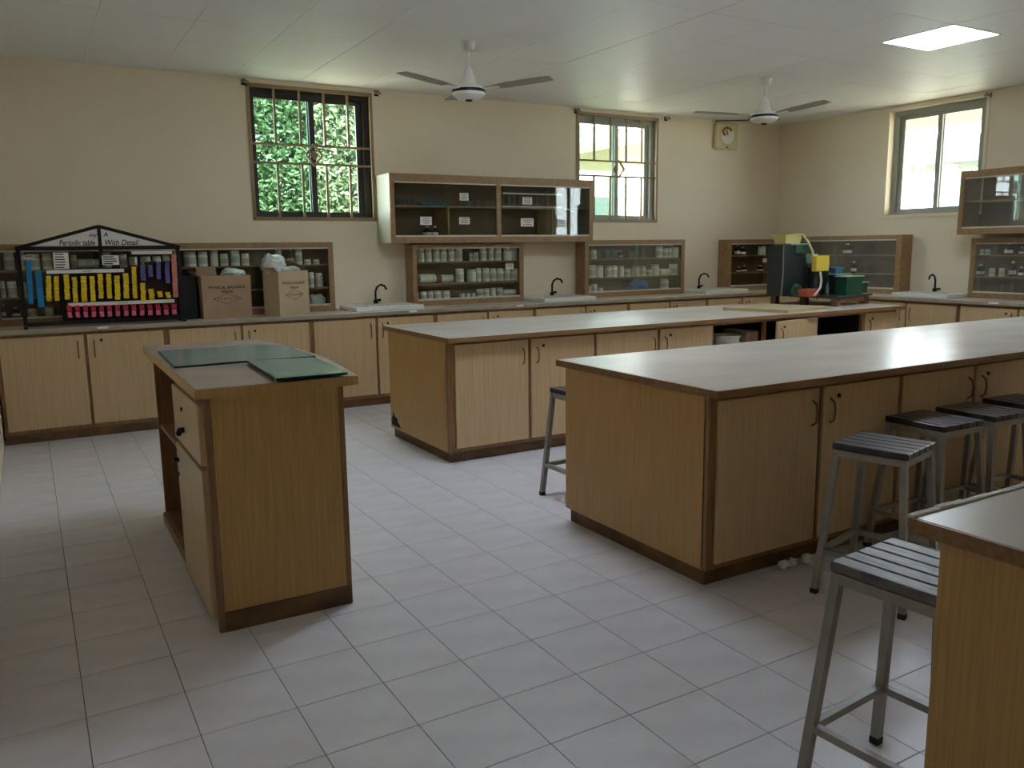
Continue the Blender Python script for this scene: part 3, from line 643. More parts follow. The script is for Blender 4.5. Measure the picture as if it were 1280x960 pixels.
# glassware in the wall cupboard
G1 = 'glassware in the wall cupboard'
row([(205, 290, 370, 440, 'beaker'), (315, 400, 365, 440, 'beaker'), (760, 850, 400, 460, 'beaker'), (880, 930, 395, 462, 'beaker'), (960, 1020, 400, 465, 'beaker'), (1060, 1110, 400, 470, 'beaker'), (1160, 1220, 400, 475, 'beaker')], (470, 205), 8.533, 5.0, 1.905, 'y', 'on the wall cupboard\'s upper left shelf', G1)
row([(500, 590, 640, 755, 'bottle'), (600, 660, 640, 755, 'bottle')], (470, 205), 8.533, 4.98, 1.598, 'y', 'on the wall cupboard\'s lower left shelf', G1)
q = P(540, 256, y=4.95); o = obj('blue_tray', box(BM(), q.x-.14, q.x+.14, 4.90, 5.02, 1.906, 1.945, .015), mat('blue plastic', (30, 96, 136), .4)); tag(o, 'small blue plastic tray on the shelf of the wall cupboard', 'tray')
# test tube stand
t = thing('test_tube_rack', 'long rack of clear test tubes on the shelf of the wall cupboard', 'test tube rack', (4.62, 4.97, 1.905))
a, b = P(627, 243, y=4.97).x, P(700, 243, y=4.97).x
bm = BM(); box(bm, a, b, 4.94, 5.0, 2.045, 2.057); obj('top_rail', bm, m_alu, t)
bm = BM(); box(bm, a, b, 4.94, 5.0, 1.906, 1.92); obj('bottom_rail', bm, m_alu, t)
for i in range(11):
    xx = a+.02+(b-a-.04)*i/10
    obj('test_tube', lathe(BM(), [(.006, 1.921), (.011, 1.93), (.011, 2.08), (.014, 2.085)], (xx, 4.97, 0), 10), m_lab, t, True)
# blue bag
bm = BM(); q0 = P(785, 352, y=5.09); q1 = P(811, 364, y=5.09)
bmesh.ops.create_icosphere(bm, subdivisions=3, radius=1)
for v in bm.verts:
    n = math.sin(v.co.x*5+v.co.z*3)*.12+math.sin(v.co.y*7-v.co.z*5)*.1; v.co *= 1+n
    v.co = Vector((v.co.x*(q1.x-q0.x)*.46+(q0.x+q1.x)/2, v.co.y*.045+5.09, max(.963, v.co.z*.062+1.02)))
o = obj('plastic_bag', bm, mat('bright blue plastic bag', (24, 92, 170), .4, var=.15, vscale=20), None, True); tag(o, 'crumpled bright blue plastic bag inside the glass cabinet', 'bag')

# ================================================================== ISLAND BENCHES
def island(name, x0, x1, y0, y1, bays, label, openbays=(), ajar=None, hole=False, xb=None):
    """x0..x1,y0..y1 of the top; bays: x limits of the doors on the side facing the camera"""
    t = thing(name, label, 'lab bench', ((x0+x1)/2, (y0+y1)/2, 0), group='island benches')
    bx0, bx1, by0, by1 = x0+.012, x1-.05, y0+.055, y1-.055
    pl = .085
    bm = BM(); box(bm, x0, x1, y0, y1, H-.026, H, .003); top = obj('bench_top', bm, m_top, t)
    e = BM(); g = .008
    box(e, x0-g, x1+g, y0-g, y0, H-.034, H-.001); box(e, x0-g, x1+g, y1, y1+g, H-.034, H-.001); box(e, x0-g, x0, y0, y1, H-.034, H-.001); box(e, x1, x1+g, y0, y1, H-.034, H-.001)
    obj('top_edging', e, m_woodh, top)
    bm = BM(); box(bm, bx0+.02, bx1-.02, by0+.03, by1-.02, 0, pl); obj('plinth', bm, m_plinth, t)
    for (p, q) in ((bx0, bx0+.02), (bx1-.02, bx1)):
        bm = BM(); box(bm, p, q, by0+.022, by1-.0, pl-.01, H-.03); obj('end_panel', bm, m_lam, t)
    bm = BM(); box(bm, bx0+.02, bx1-.02, by1-.02, by1, pl, H-.03); obj('back_panel', bm, m_lam, t)
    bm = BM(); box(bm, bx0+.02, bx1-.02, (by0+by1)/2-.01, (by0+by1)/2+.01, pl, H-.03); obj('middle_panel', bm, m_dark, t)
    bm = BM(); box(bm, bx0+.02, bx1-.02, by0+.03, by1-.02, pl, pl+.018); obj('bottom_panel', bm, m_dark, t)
    st = .026; fr = BM()
    for i, c in enumerate(bays):
        w = st if 0 < i < len(bays)-1 else .05
        cc = c if 0 < i < len(bays)-1 else (bx0+w/2 if i == 0 else bx1-w/2)
        box(fr, cc-w/2, cc+w/2, by0, by0+.03, pl-.01, H-.03)
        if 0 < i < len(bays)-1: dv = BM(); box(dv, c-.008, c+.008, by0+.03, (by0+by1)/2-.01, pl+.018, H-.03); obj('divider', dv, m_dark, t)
    box(fr, bx0+.05, bx1-.05, by0+.002, by0+.03, pl-.01, pl+.02); box(fr, bx0+.05, bx1-.05, by0+.002, by0+.03, H-.06, H-.03)
    obj('face_frame', fr, m_wood, t)
    for i in range(len(bays)-1):
        if i in openbays: continue
        a = bays[i]+(st/2 if i else .038); b = bays[i+1]-(st/2 if i < len(bays)-2 else .038)
        hs = 1 if i % 2 == 0 else 0
        d = door_part(t, a-.003, b+.003, pl+.016, H-.05, 'y', by0+.002, -1, hs, lock=(i % 2 == 1) or name == 'x')
        if ajar and ajar[0] == i:
            hx = b; Rm = Matrix.Translation((hx, by0, 0)) @ Matrix.Rotation(ajar[1], 4, 'Z') @ Matrix.Translation((-hx, -by0, 0))
            d.data.transform(Rm)
            for c in d.children: c.data.transform(Rm)
    return t, (bx0, bx1, by0, by1)
i2, b2 = island('island_bench', 2.376, 7.26, 2.165, 3.335, (2.40, 3.037, 3.618, 4.235, 4.818, 5.43, 6.085, 6.72, 7.25), 'long oak island bench carrying the green apparatus', openbays=(4, 6), ajar=(5, math.radians(9)))
i3, b3 = island('island_bench', 2.385, 7.26, -.344, .85, (2.40, 3.074, 3.658, 4.283, 4.87, 5.47, 6.07, 6.67, 7.25), 'long oak island bench with stools along its near side')
i4, b4 = island('island_bench', 1.59, 6.5, -2.96, -1.765, (1.6, 2.2, 2.8, 3.4, 4.0, 4.6, 5.2, 5.8, 6.5), 'oak island bench cut off at the lower right')
bm = BM()
for i in range(14):
    xa = 1.59+i*.05; box(bm, xa, xa+.05, -1.765+random.uniform(.002, .006), -1.755+random.uniform(.006, .012), H-.002, H+.002+random.uniform(0, .006))
o = obj('peeling_edge', bm, m_paper, i4); tag(o, 'pale peeling laminate edge')
# rotten hole at the foot of the end panel
bm = BM(); pts = [(3.262, .095), (3.262, .15), (3.245, .16), (3.225, .205), (3.195, .17), (3.15, .165), (3.135, .13), (3.10, .115), (3.08, .095)]
vs = [bm.verts.new((b2[0]-.0012, y, z)) for y, z in pts]; bm.faces.new(vs)
bk = [bm.verts.new((b2[0]+.001, y, z)) for y, z in pts]; bm.faces.new(bk[::-1])
for i in range(len(pts)): bm.faces.new((vs[i], vs[i-1], bk[i-1], bk[i]))
obj('rotted_patch', bm, m_hole, i2)
# things in the open cupboards
by = b2[2]
zt = P(905, 420, y=by+.1).z; cxb = P(907, 425, y=by+.17).x
o = obj('basin', lathe(BM(), [(.09, .104), (.10, .12), (.125, zt-.02), (.137, zt-.015), (.137, zt), (.118, zt), (.09, .14), (.0, .135)], (cxb, by+.18, 0), 28), m_ceramic, None, True)
tag(o, 'white basin stored in the open cupboard of the far bench', 'basin')
xa = max(P(925, 425, y=by+.05).x, cxb+.145); bm = BM(); box(bm, xa, min(xa+.27, 5.41), by+.05, by+.36, .104, P(938, 414, y=by+.05).z, .01); o = obj('storage_box', bm, m_card); tag(o, 'brown box stored in the open cupboard beside the white basin', 'box')
bm = BM(); box(bm, 6.16, 6.62, by+.12, by+.45, .103, .60, .02); o = obj('storage_box', bm, mat('dark grey crate', (58, 54, 50), .6, var=.2)); tag(o, 'dark grey box in the open cupboard near the far bench end', 'box')
# crumpled paper by the plinth
for k, (u, v) in enumerate(((977, 705), (988, 702), (1005, 697))):
    q = P(u, v, z=.02); bm = BM(); bmesh.ops.create_icosphere(bm, subdivisions=2, radius=.022)
    for w in bm.verts: w.co *= random.uniform(.7, 1.2); w.co.x *= 1.3; w.co += Vector((q.x, max(-.36, min(q.y, -.315)), .0205))
    for w in bm.verts: w.co.z = max(w.co.z, .001)
    o = obj('paper_scrap', bm, m_paper); tag(o, 'small crumpled paper scrap at the foot of the bench, %s from the left' % ORD[k], 'paper', 'paper scraps at the bench foot')

# drawing board on the far bench
q = [P(897, 386, z=.902), P(1005, 394, z=.902), P(1048, 385.5, z=.902), P(968, 376, z=.902)]
bm = BM(); cx = sum(p.x for p in q)/4; cy = sum(p.y for p in q)/4
prism(bm, [(5.52, 2.82), (5.69, 2.205), (6.36, 2.33), (6.19, 2.95)], H+.001, H+.028)
o = obj('wooden_board', bm, mat('pale plywood', (190, 172, 134), .5, rgb2=(178, 158, 120), vscale=5)); tag(o, 'flat pale plywood board lying on the far island bench', 'board')
bmesh_edges = None

# ------------------------------------------------------------------ stools
def make_stool(label, loc, rz, slatm):
    t = thing('stool', label, 'stool', (loc[0], loc[1], 0), rz, group='slatted steel stools')
    h = .66; s = .150; sp = .183; w = .026
    for sx in (-1, 1):
        for sy in (-1, 1):
            bm = BM(); bar(bm, (sx*(s-.016), sy*(s-.016), h-.03), (sx*sp, sy*sp, .012), w, w, (sx, sy*.0001, 0)); l = obj('leg', bm, m_steel, t, local=True)
            bm = BM(); box(bm, sx*sp-.014, sx*sp+.014, sy*sp-.014, sy*sp+.014, 0, .022); obj('rubber_foot', bm, m_rubber, l, local=True)
    k = (h-.03-.19)/(h-.03); r = (s-.016)+(sp-s+.016)*k
    for a, b in (((-1, -1), (1, -1)), ((1, -1), (1, 1)), ((1, 1), (-1, 1)), ((-1, 1), (-1, -1))):
        bm = BM(); bar(bm, (a[0]*r, a[1]*r, .19), (b[0]*r, b[1]*r, .19), .022); obj('footrest', bm, m_steel, t, local=True)
        bm = BM(); q = s-.014; bar(bm, (a[0]*q, a[1]*q, h-.043), (b[0]*q, b[1]*q, h-.043), .022, .028); obj('seat_rail', bm, m_steel, t, local=True)
    n = 5; ww = 2*s/n
    for i in range(n):
        y0 = -s+ww*i; bm = BM(); box(bm, y0+.003, y0+ww-.003, -s-.004, s+.004, h-.028, h, .003); obj('slat', bm, slatm, t, local=True)
    return t
# seat centres worked out from the seat corners
make_stool('dark slatted steel stool standing clear in front of the island bench', (2.985, -.70), math.radians(-76+90), m_slat)
make_stool('worn grey slatted stool tucked against the nearest bench', (1.868, -1.60), math.radians(5), m_slatnew)
make_stool('dark slatted stool pushed against the bench, second along from the aisle', (3.612, -.515), math.radians(-1), m_slat)
make_stool('dark slatted stool pushed against the bench, third along from the aisle', (4.01, -.515), math.radians(-1), m_slat)
make_stool('dark slatted stool pushed against the bench at the right edge', (4.43, -.51), math.radians(-4), m_slat)
make_stool('dark slatted stool behind the middle island bench, half hidden', (2.73, 1.085), math.radians(2), m_slat)

# ================================================================== DESK
t = thing('demonstration_desk', 'oak demonstration desk with a bowed top edge and open shelf', 'desk', (.78, 1.2, 0))
DZ = .978
def bow(y): return 1.075+.075*math.sin(math.pi*max(0, min(1, (y-.33)/1.68)))
n = 14; right = [(bow(.335+1.675*i/n), .335+1.675*i/n) for i in range(n+1)]
bm = BM(); prism(bm, [(.462, .345)]+right+[(.478, 2.02)], DZ-.038, DZ); o = obj('desk_top', bm, m_topdesk, t)
bm = BM(); eps = .0015
poly = [(.462-.002, .345-.002)]+[(a+.002, b) for a, b in right]+[(.478-.002, 2.02+.002)]
for i in range(len(poly)):
    a, b = poly[i], poly[(i+1) % len(poly)]
    bar(bm, (a[0], a[1], DZ-.02), (b[0], b[1], DZ-.02), .006, .036)
obj('desk_top_edging', bm, m_lam, o)
bm = BM(); box(bm, .515, 1.03, .39, .412, .075, DZ-.038); ep = obj('end_panel', bm, m_lam, t)
bm = BM(); box(bm, .493, .517, .387, .414, 0, DZ-.038); obj('corner_post', bm, m_wood, t)
bm = BM(); box(bm, 1.012, 1.034, .387, .412, 0, DZ-.038); obj('corner_post', bm, m_wood, t)
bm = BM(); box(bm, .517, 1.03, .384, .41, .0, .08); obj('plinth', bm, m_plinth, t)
bm = BM(); box(bm, .515, 1.03, 1.965, 1.987, 0, DZ-.038); obj('end_panel', bm, m_wood, t)
bm = BM(); rp = [(bow(y)-.05, y) for y in [.412+1.55*i/8 for i in range(9)]]; prism(bm, [(x-.02, y) for x, y in rp][::-1]+rp, .0, DZ-.038); obj('front_panel', bm, m_lam, t)
bm = BM(); box(bm, .515, 1.0, 1.05, 1.07, .02, DZ-.038); obj('partition', bm, m_wood, t)
bm = BM(); box(bm, .525, 1.0, 1.07, 1.965, .53, .55); obj('shelf', bm, m_wood, t)
bm = BM(); box(bm, .525, 1.0, .412, 1.965, .04, .06); obj('bottom_panel', bm, m_plinth, t)
bm = BM(); box(bm, .50, .525, 1.07, 1.965, 0, .055); obj('front_rail', bm, m_wood, t)
bm = BM(); box(bm, .515, .53, .414, 1.05, .06, DZ-.04); obj('cupboard_back', bm, m_dark, t)
bm = BM(); box(bm, .474, .512, .43, 1.05, .665, .905, .003); d = obj('drawer', bm, m_door, t)
obj('knob', tube(BM(), [(.474, .78, .745), (.455, .78, .745), (.448, .75, .738)], .012, 8), m_blackm, d, True)
obj('keyhole', disc_lock(BM(), (.474, .80, .83), (-1, 0, 0), .009), m_blackm, d)
bm = BM(); box(bm, .474, .512, .43, 1.05, .045, .645, .003); d = obj('door', bm, m_door, t)
obj('keyhole', disc_lock(BM(), (.474, 1.02, .50), (-1, 0, 0), .009), m_blackm, d)
obj('knob', tube(BM(), [(.474, 1.0, .57), (.452, 1.0, .57)], .011, 8), m_blackm, d, True)
# glass sheets on the desk
def sheet(pix, label, z0, th=.008):
    pts = [P(u, v, z=z0) for u, v in pix]; bm = BM(); prism(bm, [(p.x, p.y) for p in pts], z0, z0+th)
    o = obj('glass_sheet', bm, m_glasstop); tag(o, label, 'glass sheet', 'loose glass sheets on the desk')
    e = BM()
    for i in range(len(pts)):
        a, b = pts[i], pts[(i+1) % len(pts)]; bar(e, (a.x, a.y, z0+th/2), (b.x, b.y, z0+th/2), .003, th)
    obj('glass_edge', e, m_glassedge, o)
sheet([(218, 460.5), (308, 453), (394, 447), (353, 432.5), (322, 432.5), (198, 440.5)], 'large green glass sheet lying across the desk top', DZ+.001)
sheet([(346, 475.5), (434, 468), (392, 448.5), (309, 453)], 'small green glass sheet overlapping the desk top corner', DZ+.0098)

# ================================================================== PERIODIC TABLE STAND
RY = 4.70
t = thing('periodic_table_stand', 'black gabled frame holding coloured blocks of a homemade periodic table', 'display stand', (.5, RY, HC))
xl, xr, xm = -.07, 1.09, .507; ztop, zap = 1.518, 1.69
bm = BM()
for x in (xl, xr): bar(bm, (x, RY, HC), (x, RY, ztop), .03, .03)
bar(bm, (xl, RY, ztop), (xr, RY, ztop), .026, .032); bar(bm, (xl-.02, RY, ztop), (xm, RY, zap), .026, .026); bar(bm, (xr+.02, RY, ztop), (xm, RY, zap), .026, .026)
bar(bm, (xm, RY, 1.37), (xm, RY, zap), .026, .026); bar(bm, (xl, RY, HC+.03), (xr, RY, HC+.03), .026, .03)
obj('frame', bm, m_blackm, t)
for s, x in ((-1, xl), (1, xr)):
    bm = BM(); bar(bm, (x, RY-.1, HC+.012), (x, RY+.1, HC+.012), .03, .024); obj('foot', bm, m_blackm, t)
bm = BM(); box(bm, .19, 1.08, RY+.03, RY+.045, HC+.03, 1.36); box(bm, .83, 1.08, RY+.03, RY+.045, 1.36, 1.40); obj('backing_board', bm, mat('dark maroon board', (44, 26, 26), .7), t)
for s, (a, b) in ((0, ((xl+.06, ztop+.012), (xm-.012, zap-.022))), (1, ((xr-.06, ztop+.012), (xm+.012, zap-.022)))):
    bm = BM(); A = (a[0], a[1]); B_ = (b[0], a[1]); C_ = (b[0], b[1])
    tri = [A, B_, C_]
    f = [bm.verts.new((x, RY-.003, z)) for x, z in tri]; k2 = [bm.verts.new((x, RY+.003, z)) for x, z in tri]
    bm.faces.new(f); bm.faces.new(k2[::-1])
    for i in range(3): bm.faces.new((f[i], f[i-1], k2[i-1], k2[i]))
    g = obj('gable_board', bm, m_paper, t)
    if s == 0: textmesh('lettering', 'Periodic table', .062, m_ink, g, (xm-.165, RY-.0045, ztop+.022), (1, 0, 0), (0, 0, 1), .25, sx=.74); textmesh('lettering', 'my', .045, m_inkfade, g, (xm-.05, RY-.0045, ztop+.088), (1, 0, 0), (0, 0, 1), .3)
    else: textmesh('lettering', 'With Detail', .062, m_ink, g, (xm+.155, RY-.0045, ztop+.022), (1, 0, 0), (0, 0, 1), .25, sx=.85); textmesh('lettering', 'A', .05, m_ink, g, (xm+.045, RY-.0045, ztop+.09), (1, 0, 0), (0, 0, 1), .25)
mb = {'blue': mat('blue card blocks', (20, 128, 190), .5), 'yellow': mat('yellow card blocks', (232, 198, 26), .55, var=.08, vscale=60), 'violet': mat('violet card blocks', (96, 84, 150), .5), 'pink': mat('salmon card blocks', (206, 128, 110), .5), 'red': mat('red card blocks', (206, 36, 70), .5), 'rose': mat('pink card blocks', (226, 108, 140), .5)}
def colm(u0, u1, v0, v1, lean, colr, ncell, dy=0.0):
    """a hanging strip of small boxes"""
    q0 = P((u0+u1)/2, v0, y=RY-.02); q1 = P((u0+u1)/2+lean, v1, y=RY-.02); w = P(u1, v0, y=RY-.02).x-P(u0, v0, y=RY-.02).x
    bm = BM()
    for i in range(ncell):
        f0, f1 = i/ncell, (i+1)/ncell; xc = q0.x+(q1.x-q0.x)*(f0+f1)/2+random.uniform(-.002, .002)
        box(bm, xc-w/2, xc+w/2, RY-.04-random.uniform(0, .004)-dy, RY-.012-dy, q1.z+(q0.z-q1.z)*(1-f1)+.0008, q1.z+(q0.z-q1.z)*(1-f0)-.0008, .002)
    return obj('element_column', bm, mb[colr], t)
colm(32, 38.5, 325, 380, 4, 'blue', 7); colm(43, 51, 337, 384, 5, 'blue', 6)
Y = [(57, 63.5, 344.5, 376.5), (67, 73, 345, 376), (79.5, 86, 343, 374.5), (90, 96, 346, 377.5), (100.5, 107.5, 345, 377), (112, 118, 345, 376.5), (122, 128, 342, 373), (132.5, 138.5, 342, 373), (142.5, 149, 344.5, 374.5), (153.5, 160, 341.5, 373), (164.5, 170, 333.5, 373), (175, 181, 353.5, 376), (185, 191.5, 361, 375.5), (196, 202, 364, 371.5), (206.5, 212, 365, 372.5)]
for a in Y: colm(*a, 1.5, 'yellow', max(1, round((a[3]-a[2])/4.5)))
for a in ((175, 181, 331, 351), (185, 190, 331, 346), (195, 200, 327, 349), (206, 211, 328, 354)): colm(*a, 1, 'violet', 4)
colm(213.5, 219.5, 318, 371.5, 3, 'pink', 11)
for i in range(14):
    u = 83.5+i*10.05
    colm(u, u+5.5, 381.5-i*.1, 389.5-i*.25, .8, 'red', 2); colm(u+.8, u+6, 390-i*.25, 397-i*.3, .5, 'rose', 2, dy=.003)
def strip(u0, v0, u1, v1, h, text, parent=t):
    a, b = P(u0, v0, y=RY-.03), P(u1, v1, y=RY-.03)
    bm = BM(); zc = (a.z+b.z)/2; box(bm, a.x, b.x, RY-.034, RY-.03, zc-h/2, zc+h/2); o = obj('title_strip', bm, m_paper, parent)
    if text:
        bm = BM()
        for i in range(5): xx = (a.x+b.x)/2+(i-2)*.014; bar(bm, (xx, RY-.0345, zc-h*.22), (xx+.006, RY-.0345, zc+h*.25), .004, .001)
        obj('writing', bm, m_inkfade, o)
strip(58, 340, 155, 338, .028, 1); strip(85, 380, 218, 377, .028, 1); strip(164, 316, 215, 315.5, .026, 1)
def notice(u0, v0, u1, v1, rows):
    a, b = P(u0, v0, y=RY-.03), P(u1, v1, y=RY-.03); bm = BM(); box(bm, a.x, b.x, RY-.033, RY-.03, b.z, a.z); o = obj('notice', bm, m_paper, t); bm = BM()
    for i in range(rows):
        zz = a.z-(a.z-b.z)*(i+.6)/(rows+.2); ww = (b.x-a.x)*random.uniform(.55, .85); box(bm, a.x+.008, a.x+.008+ww, RY-.0335, RY-.033, zz-.004, zz+.004)
    obj('writing', bm, m_ink, o)
notice(66, 316, 87, 336, 6); notice(127, 319.5, 149, 331, 4)
# black box right of the stand
q0, q1 = P(228, 336, y=4.84), P(248, 398, y=4.84)
bm = BM(); box(bm, 1.115, 1.235, 4.80, 4.98, HC, HC+.375, .004); o = obj('black_box', bm, mat('black card', (22, 17, 17), .6)); tag(o, 'black box standing between the periodic table stand and a cardboard box', 'box')

# ------------------------------------------------------------------ cardboard boxes
def carton(c, rz, w, d, h, m, label, extra):
    x, y = c
    t = thing('cardboard_box', label, 'box', (x, y, HC), rz, group='cardboard boxes on the counter')
    k = .005; bm = BM()
    box(bm, -w/2, w/2, -d/2, -d/2+k, 0, h); box(bm, -w/2, w/2, d/2-k, d/2, 0, h); box(bm, -w/2, -w/2+k, -d/2+k, d/2-k, 0, h); box(bm, w/2-k, w/2, -d/2+k, d/2-k, 0, h); box(bm, -w/2+k, w/2-k, -d/2+k, d/2-k, 0, k)
    obj('box_body', bm, m, t, local=True)
    def flap(p0, p1, outv, m_=m):
        bm = BM(); p0 = Vector(p0); p1 = Vector(p1); o_ = Vector(outv); nrm = (p1-p0).cross(o_).normalized()*.004
        v = [bm.verts.new(q) for q in (p0, p1, p1+o_, p0+o_)]; w_ = [bm.verts.new(q.co+nrm) for q in v]; bm.faces.new(v); bm.faces.new(w_[::-1])
        for i in range(4): bm.faces.new((v[i], v[i-1], w_[i-1], w_[i]))
        obj('flap', bm, m_, t, local=True)
    for e in extra: flap(*e)
    f = -d/2-.0008
    textmesh('lettering', 'PHYSICAL BALANCE', .034, m_ink if m is m_card else m_inkfade, t, (0, f, h*.70), (1, 0, 0), (0, 0, 1), 0, sx=.92*w/.38, local=True)
    textmesh('lettering', 'TRISON', .03, m_ink if m is m_card else m_inkfade, t, (0, f, h*.60), (1, 0, 0), (0, 0, 1), .1, local=True)
    bm = BM(); a, b = w*.29, h*.12; zc = h*.46; pts = [(-a, zc), (0, zc+b), (a, zc), (0, zc-b)]
    for i in range(4): p, q = pts[i], pts[(i+1) % 4]; bar(bm, (p[0], f, p[1]), (q[0], f, q[1]), .004, .001, (0, 1, 0))
    for i in range(9): xx = (i-4)*.026*w/.4; bar(bm, (xx, f, zc-.006), (xx+.008, f, zc+.008), .008, .001, (0, 1, 0))
    obj('printed_emblem', bm, m_inkfade, t, local=True)
    return t
def ragbag(c, sx, sy, sz, label, name='plastic_bag', seed=1, zc=0):
    bm = BM(); bmesh.ops.create_icosphere(bm, subdivisions=3, radius=1); rr = random.Random(seed); ph = [rr.uniform(0, 6) for _ in range(6)]
    for v in bm.verts:
        n = .13*math.sin(4*v.co.x+ph[0]+2*v.co.z)+.1*math.sin(7*v.co.y+ph[1]-3*v.co.x)+.08*math.sin(11*v.co.z+ph[2]+5*v.co.y); v.co *= 1+n
        v.co = Vector((c[0]+v.co.x*sx, c[1]+v.co.y*sy, c[2]+max(-.25, v.co.z)*sz))
    o = obj(name, bm, m_bag, None, True); tag(o, label, 'bag', 'white plastic bags on the boxes'); return o
W1, D1, H1 = .42, .22, .355
carton((1.47, 4.85), math.radians(3), W1, .24, .37, m_card, 'brown cardboard box printed with black letters beside the black box', [((-W1/2, .12, .37), (-W1/2, -.12, .37), (-.05, 0, .04)), ((-.19, .12, .37), (-.02, .12, .37), (0, .03, .075)), ((W1/2, -.11, .37), (W1/2, .11, .37), (-.08, 0, .012))])
ragbag((1.56, 4.84, HC+.375), .115, .08, .06, 'crumpled white plastic bag lying on the brown cardboard box', seed=3)
carton((2.02, 4.815), math.radians(24), .34, .22, .40, m_card2, 'pale open cardboard box with faded print nearest the sink', [((-.17, .11, .40), (.17, .11, .40), (0, .03, .06)), ((.17, -.10, .40), (.17, .10, .40), (-.16, .02, .10)), ((-.17, .10, .40), (-.17, -.10, .40), (-.03, 0, .035))])
ragbag((1.92, 4.815, HC+.41), .105, .085, .15, 'tall clear plastic bag standing in the pale cardboard box', seed=9)
ragbag((2.04, 4.775, HC+.405), .09, .06, .035, 'small white plastic wrapping at the rim of the pale cardboard box', seed=5)
ragbag((P(396, 372, y=5.1).x, 5.10, .975), .075, .05, .085, 'clear plastic bag on the bottom shelf right of the pale box', seed=12)

# ================================================================== GREEN APPARATUS ON THE FAR BENCH
m_blackp = mat('black plastic sheet', (40, 46, 46), .35, var=.25, vscale=5, bump=.25, bscale=9)
m_green = mat('green plastic', (30, 78, 54), .4, var=.15, vscale=9); m_greenl = mat('pale green plastic lid', (150, 186, 152), .45)
m_yel = mat('yellow plastic', (222, 194, 66), .45); m_cream = mat('cream plastic tub', (222, 204, 130), .45)
PZ = .985
def ax_(u, Y): return P(u, 345, y=Y).x
t = thing('low_platform', 'low dark wooden platform on short legs on the far island bench', 'platform', (6.8, 2.8, H))
Rp = Matrix.Translation((6.62, 2.43, 0)) @ Matrix.Rotation(math.radians(10), 4, 'Z')
def lb(x0, x1, y0, y1, z0, z1, bev=0): bm = BM(); box(bm, x0, x1, y0, y1, z0, z1, bev); bmesh.ops.transform(bm, matrix=Rp, verts=bm.verts); return bm
obj('deck', lb(0, .68, 0, .76, PZ-.02, PZ, .003), m_blackp, t)
for i, (a, b) in enumerate(((.02, .02), (.58, .02), (.02, .68), (.58, .68), (.02, .35))): obj('leg', lb(a, a+.07, b, b+.06, H, PZ-.02), m_plinth, t)
obj('rail', lb(.09, .58, .03, .055, H+.03, PZ-.03), m_wood, t)
def wp(lx, ly): q = Rp @ Vector((lx, ly, 0)); return q
# tank
def local(o): return o
TA = (ax_(977, 2.80), 2.80); TB = (ax_(1009, 2.84), 2.84); TD = (ax_(959, 3.06), 3.06); TC = (TB[0]+TD[0]-TA[0], TB[1]+TD[1]-TA[1])
t = thing('plastic_tank', 'tall dark plastic covered tank standing on the low platform', 'tank', (TA[0], TA[1], PZ))
bm = BM(); prism(bm, [TA, TB, TC, TD], PZ, PZ+.49); obj('tank_body', bm, m_blackp, t)
obj('tank_edge_line', tube(BM(), [(TA[0], TA[1]-.003, PZ), (TA[0]+.012, TA[1]-.004, PZ+.2), (TA[0]+.006, TA[1]-.003, PZ+.49)], .006, 6), mat('grey plastic edge line', (120, 128, 124), .4), t)  # paler line along the near upright edge of the tank
bm = BM(); prism(bm, [(TA[0]+.1, TA[1]-.01), (TB[0]+.01, TB[1]-.01), (TC[0]+.01, TC[1]+.01), (TD[0]+.1, TD[1]+.02)], PZ+.491, PZ+.503); obj('tank_lid', bm, m_greenl, t)
bm = BM(); box(bm, ax_(993, 2.80), ax_(1005, 2.80), 2.80, 2.83, PZ+.40, PZ+.485, .008); obj('green_flap', bm, m_green, t)
def tub(label, u0, u1, Y, z, flare, h, m, name='plastic_tub', depth=.12, cat='tub', rim=None):
    x0, x1 = ax_(u0, Y), ax_(u1, Y); c = (x0+x1)/2; w1 = (x1-x0)*.86; w0 = w1*flare; t = thing(name, label, cat, (c, Y, z)); d0, d1 = depth*flare, depth
    bm = BM()
    lo = [bm.verts.new((c+sx*w0/2, Y+sy*d0/2, z)) for sx, sy in ((-1, -1), (1, -1), (1, 1), (-1, 1))]; hi = [bm.verts.new((c+sx*w1/2, Y+sy*d1/2, z+h)) for sx, sy in ((-1, -1), (1, -1), (1, 1), (-1, 1))]
    bm.faces.new(lo[::-1]); bm.faces.new(hi)
    for i in range(4): bm.faces.new((lo[i], lo[(i+1) % 4], hi[(i+1) % 4], hi[i]))
    obj('tub_body', bm, m, t)
    if rim: bm = BM(); box(bm, c-w1/2-.012, c+w1/2+.012, Y-d1/2-.012, Y+d1/2+.012, z+h, z+h+.010, .002); obj('rim', bm, rim, t)
tub('cream plastic tub sitting on top of the dark tank', 970, 995, 2.93, PZ+.504, .82, .075, m_cream, depth=.16, rim=m_cream)
tub('small pale green cup hanging on the tank side', 1009, 1018, 2.74, PZ+.31, .8, .09, m_greenl, 'plastic_cup', .07, 'cup')
tub('dark green box at the foot of the tank', 1012, 1033, 2.76, PZ, 1, .27, mat('very dark green plastic', (20, 34, 30), .4), 'plastic_box', .08, 'box')
xa, xb = ax_(1020, 2.60), ax_(1036, 2.60)
t = thing('yellow_box', 'bright yellow box raised on a dark post beside the tank', 'box', ((xa+xb)/2, 2.63, PZ))
bm = BM(); box(bm, xa, xb, 2.60, 2.66, PZ+.235, PZ+.385, .006); obj('box_body', bm, m_yel, t)
bm = BM(); box(bm, xa+.05, xa+.10, 2.66, 2.70, PZ, PZ+.34); obj('post', bm, m_blackp, t)
bm = BM(); box(bm, xb, xb+.03, 2.62, 2.65, PZ+.29, PZ+.33, .006); obj('knob', bm, m_bag, t)
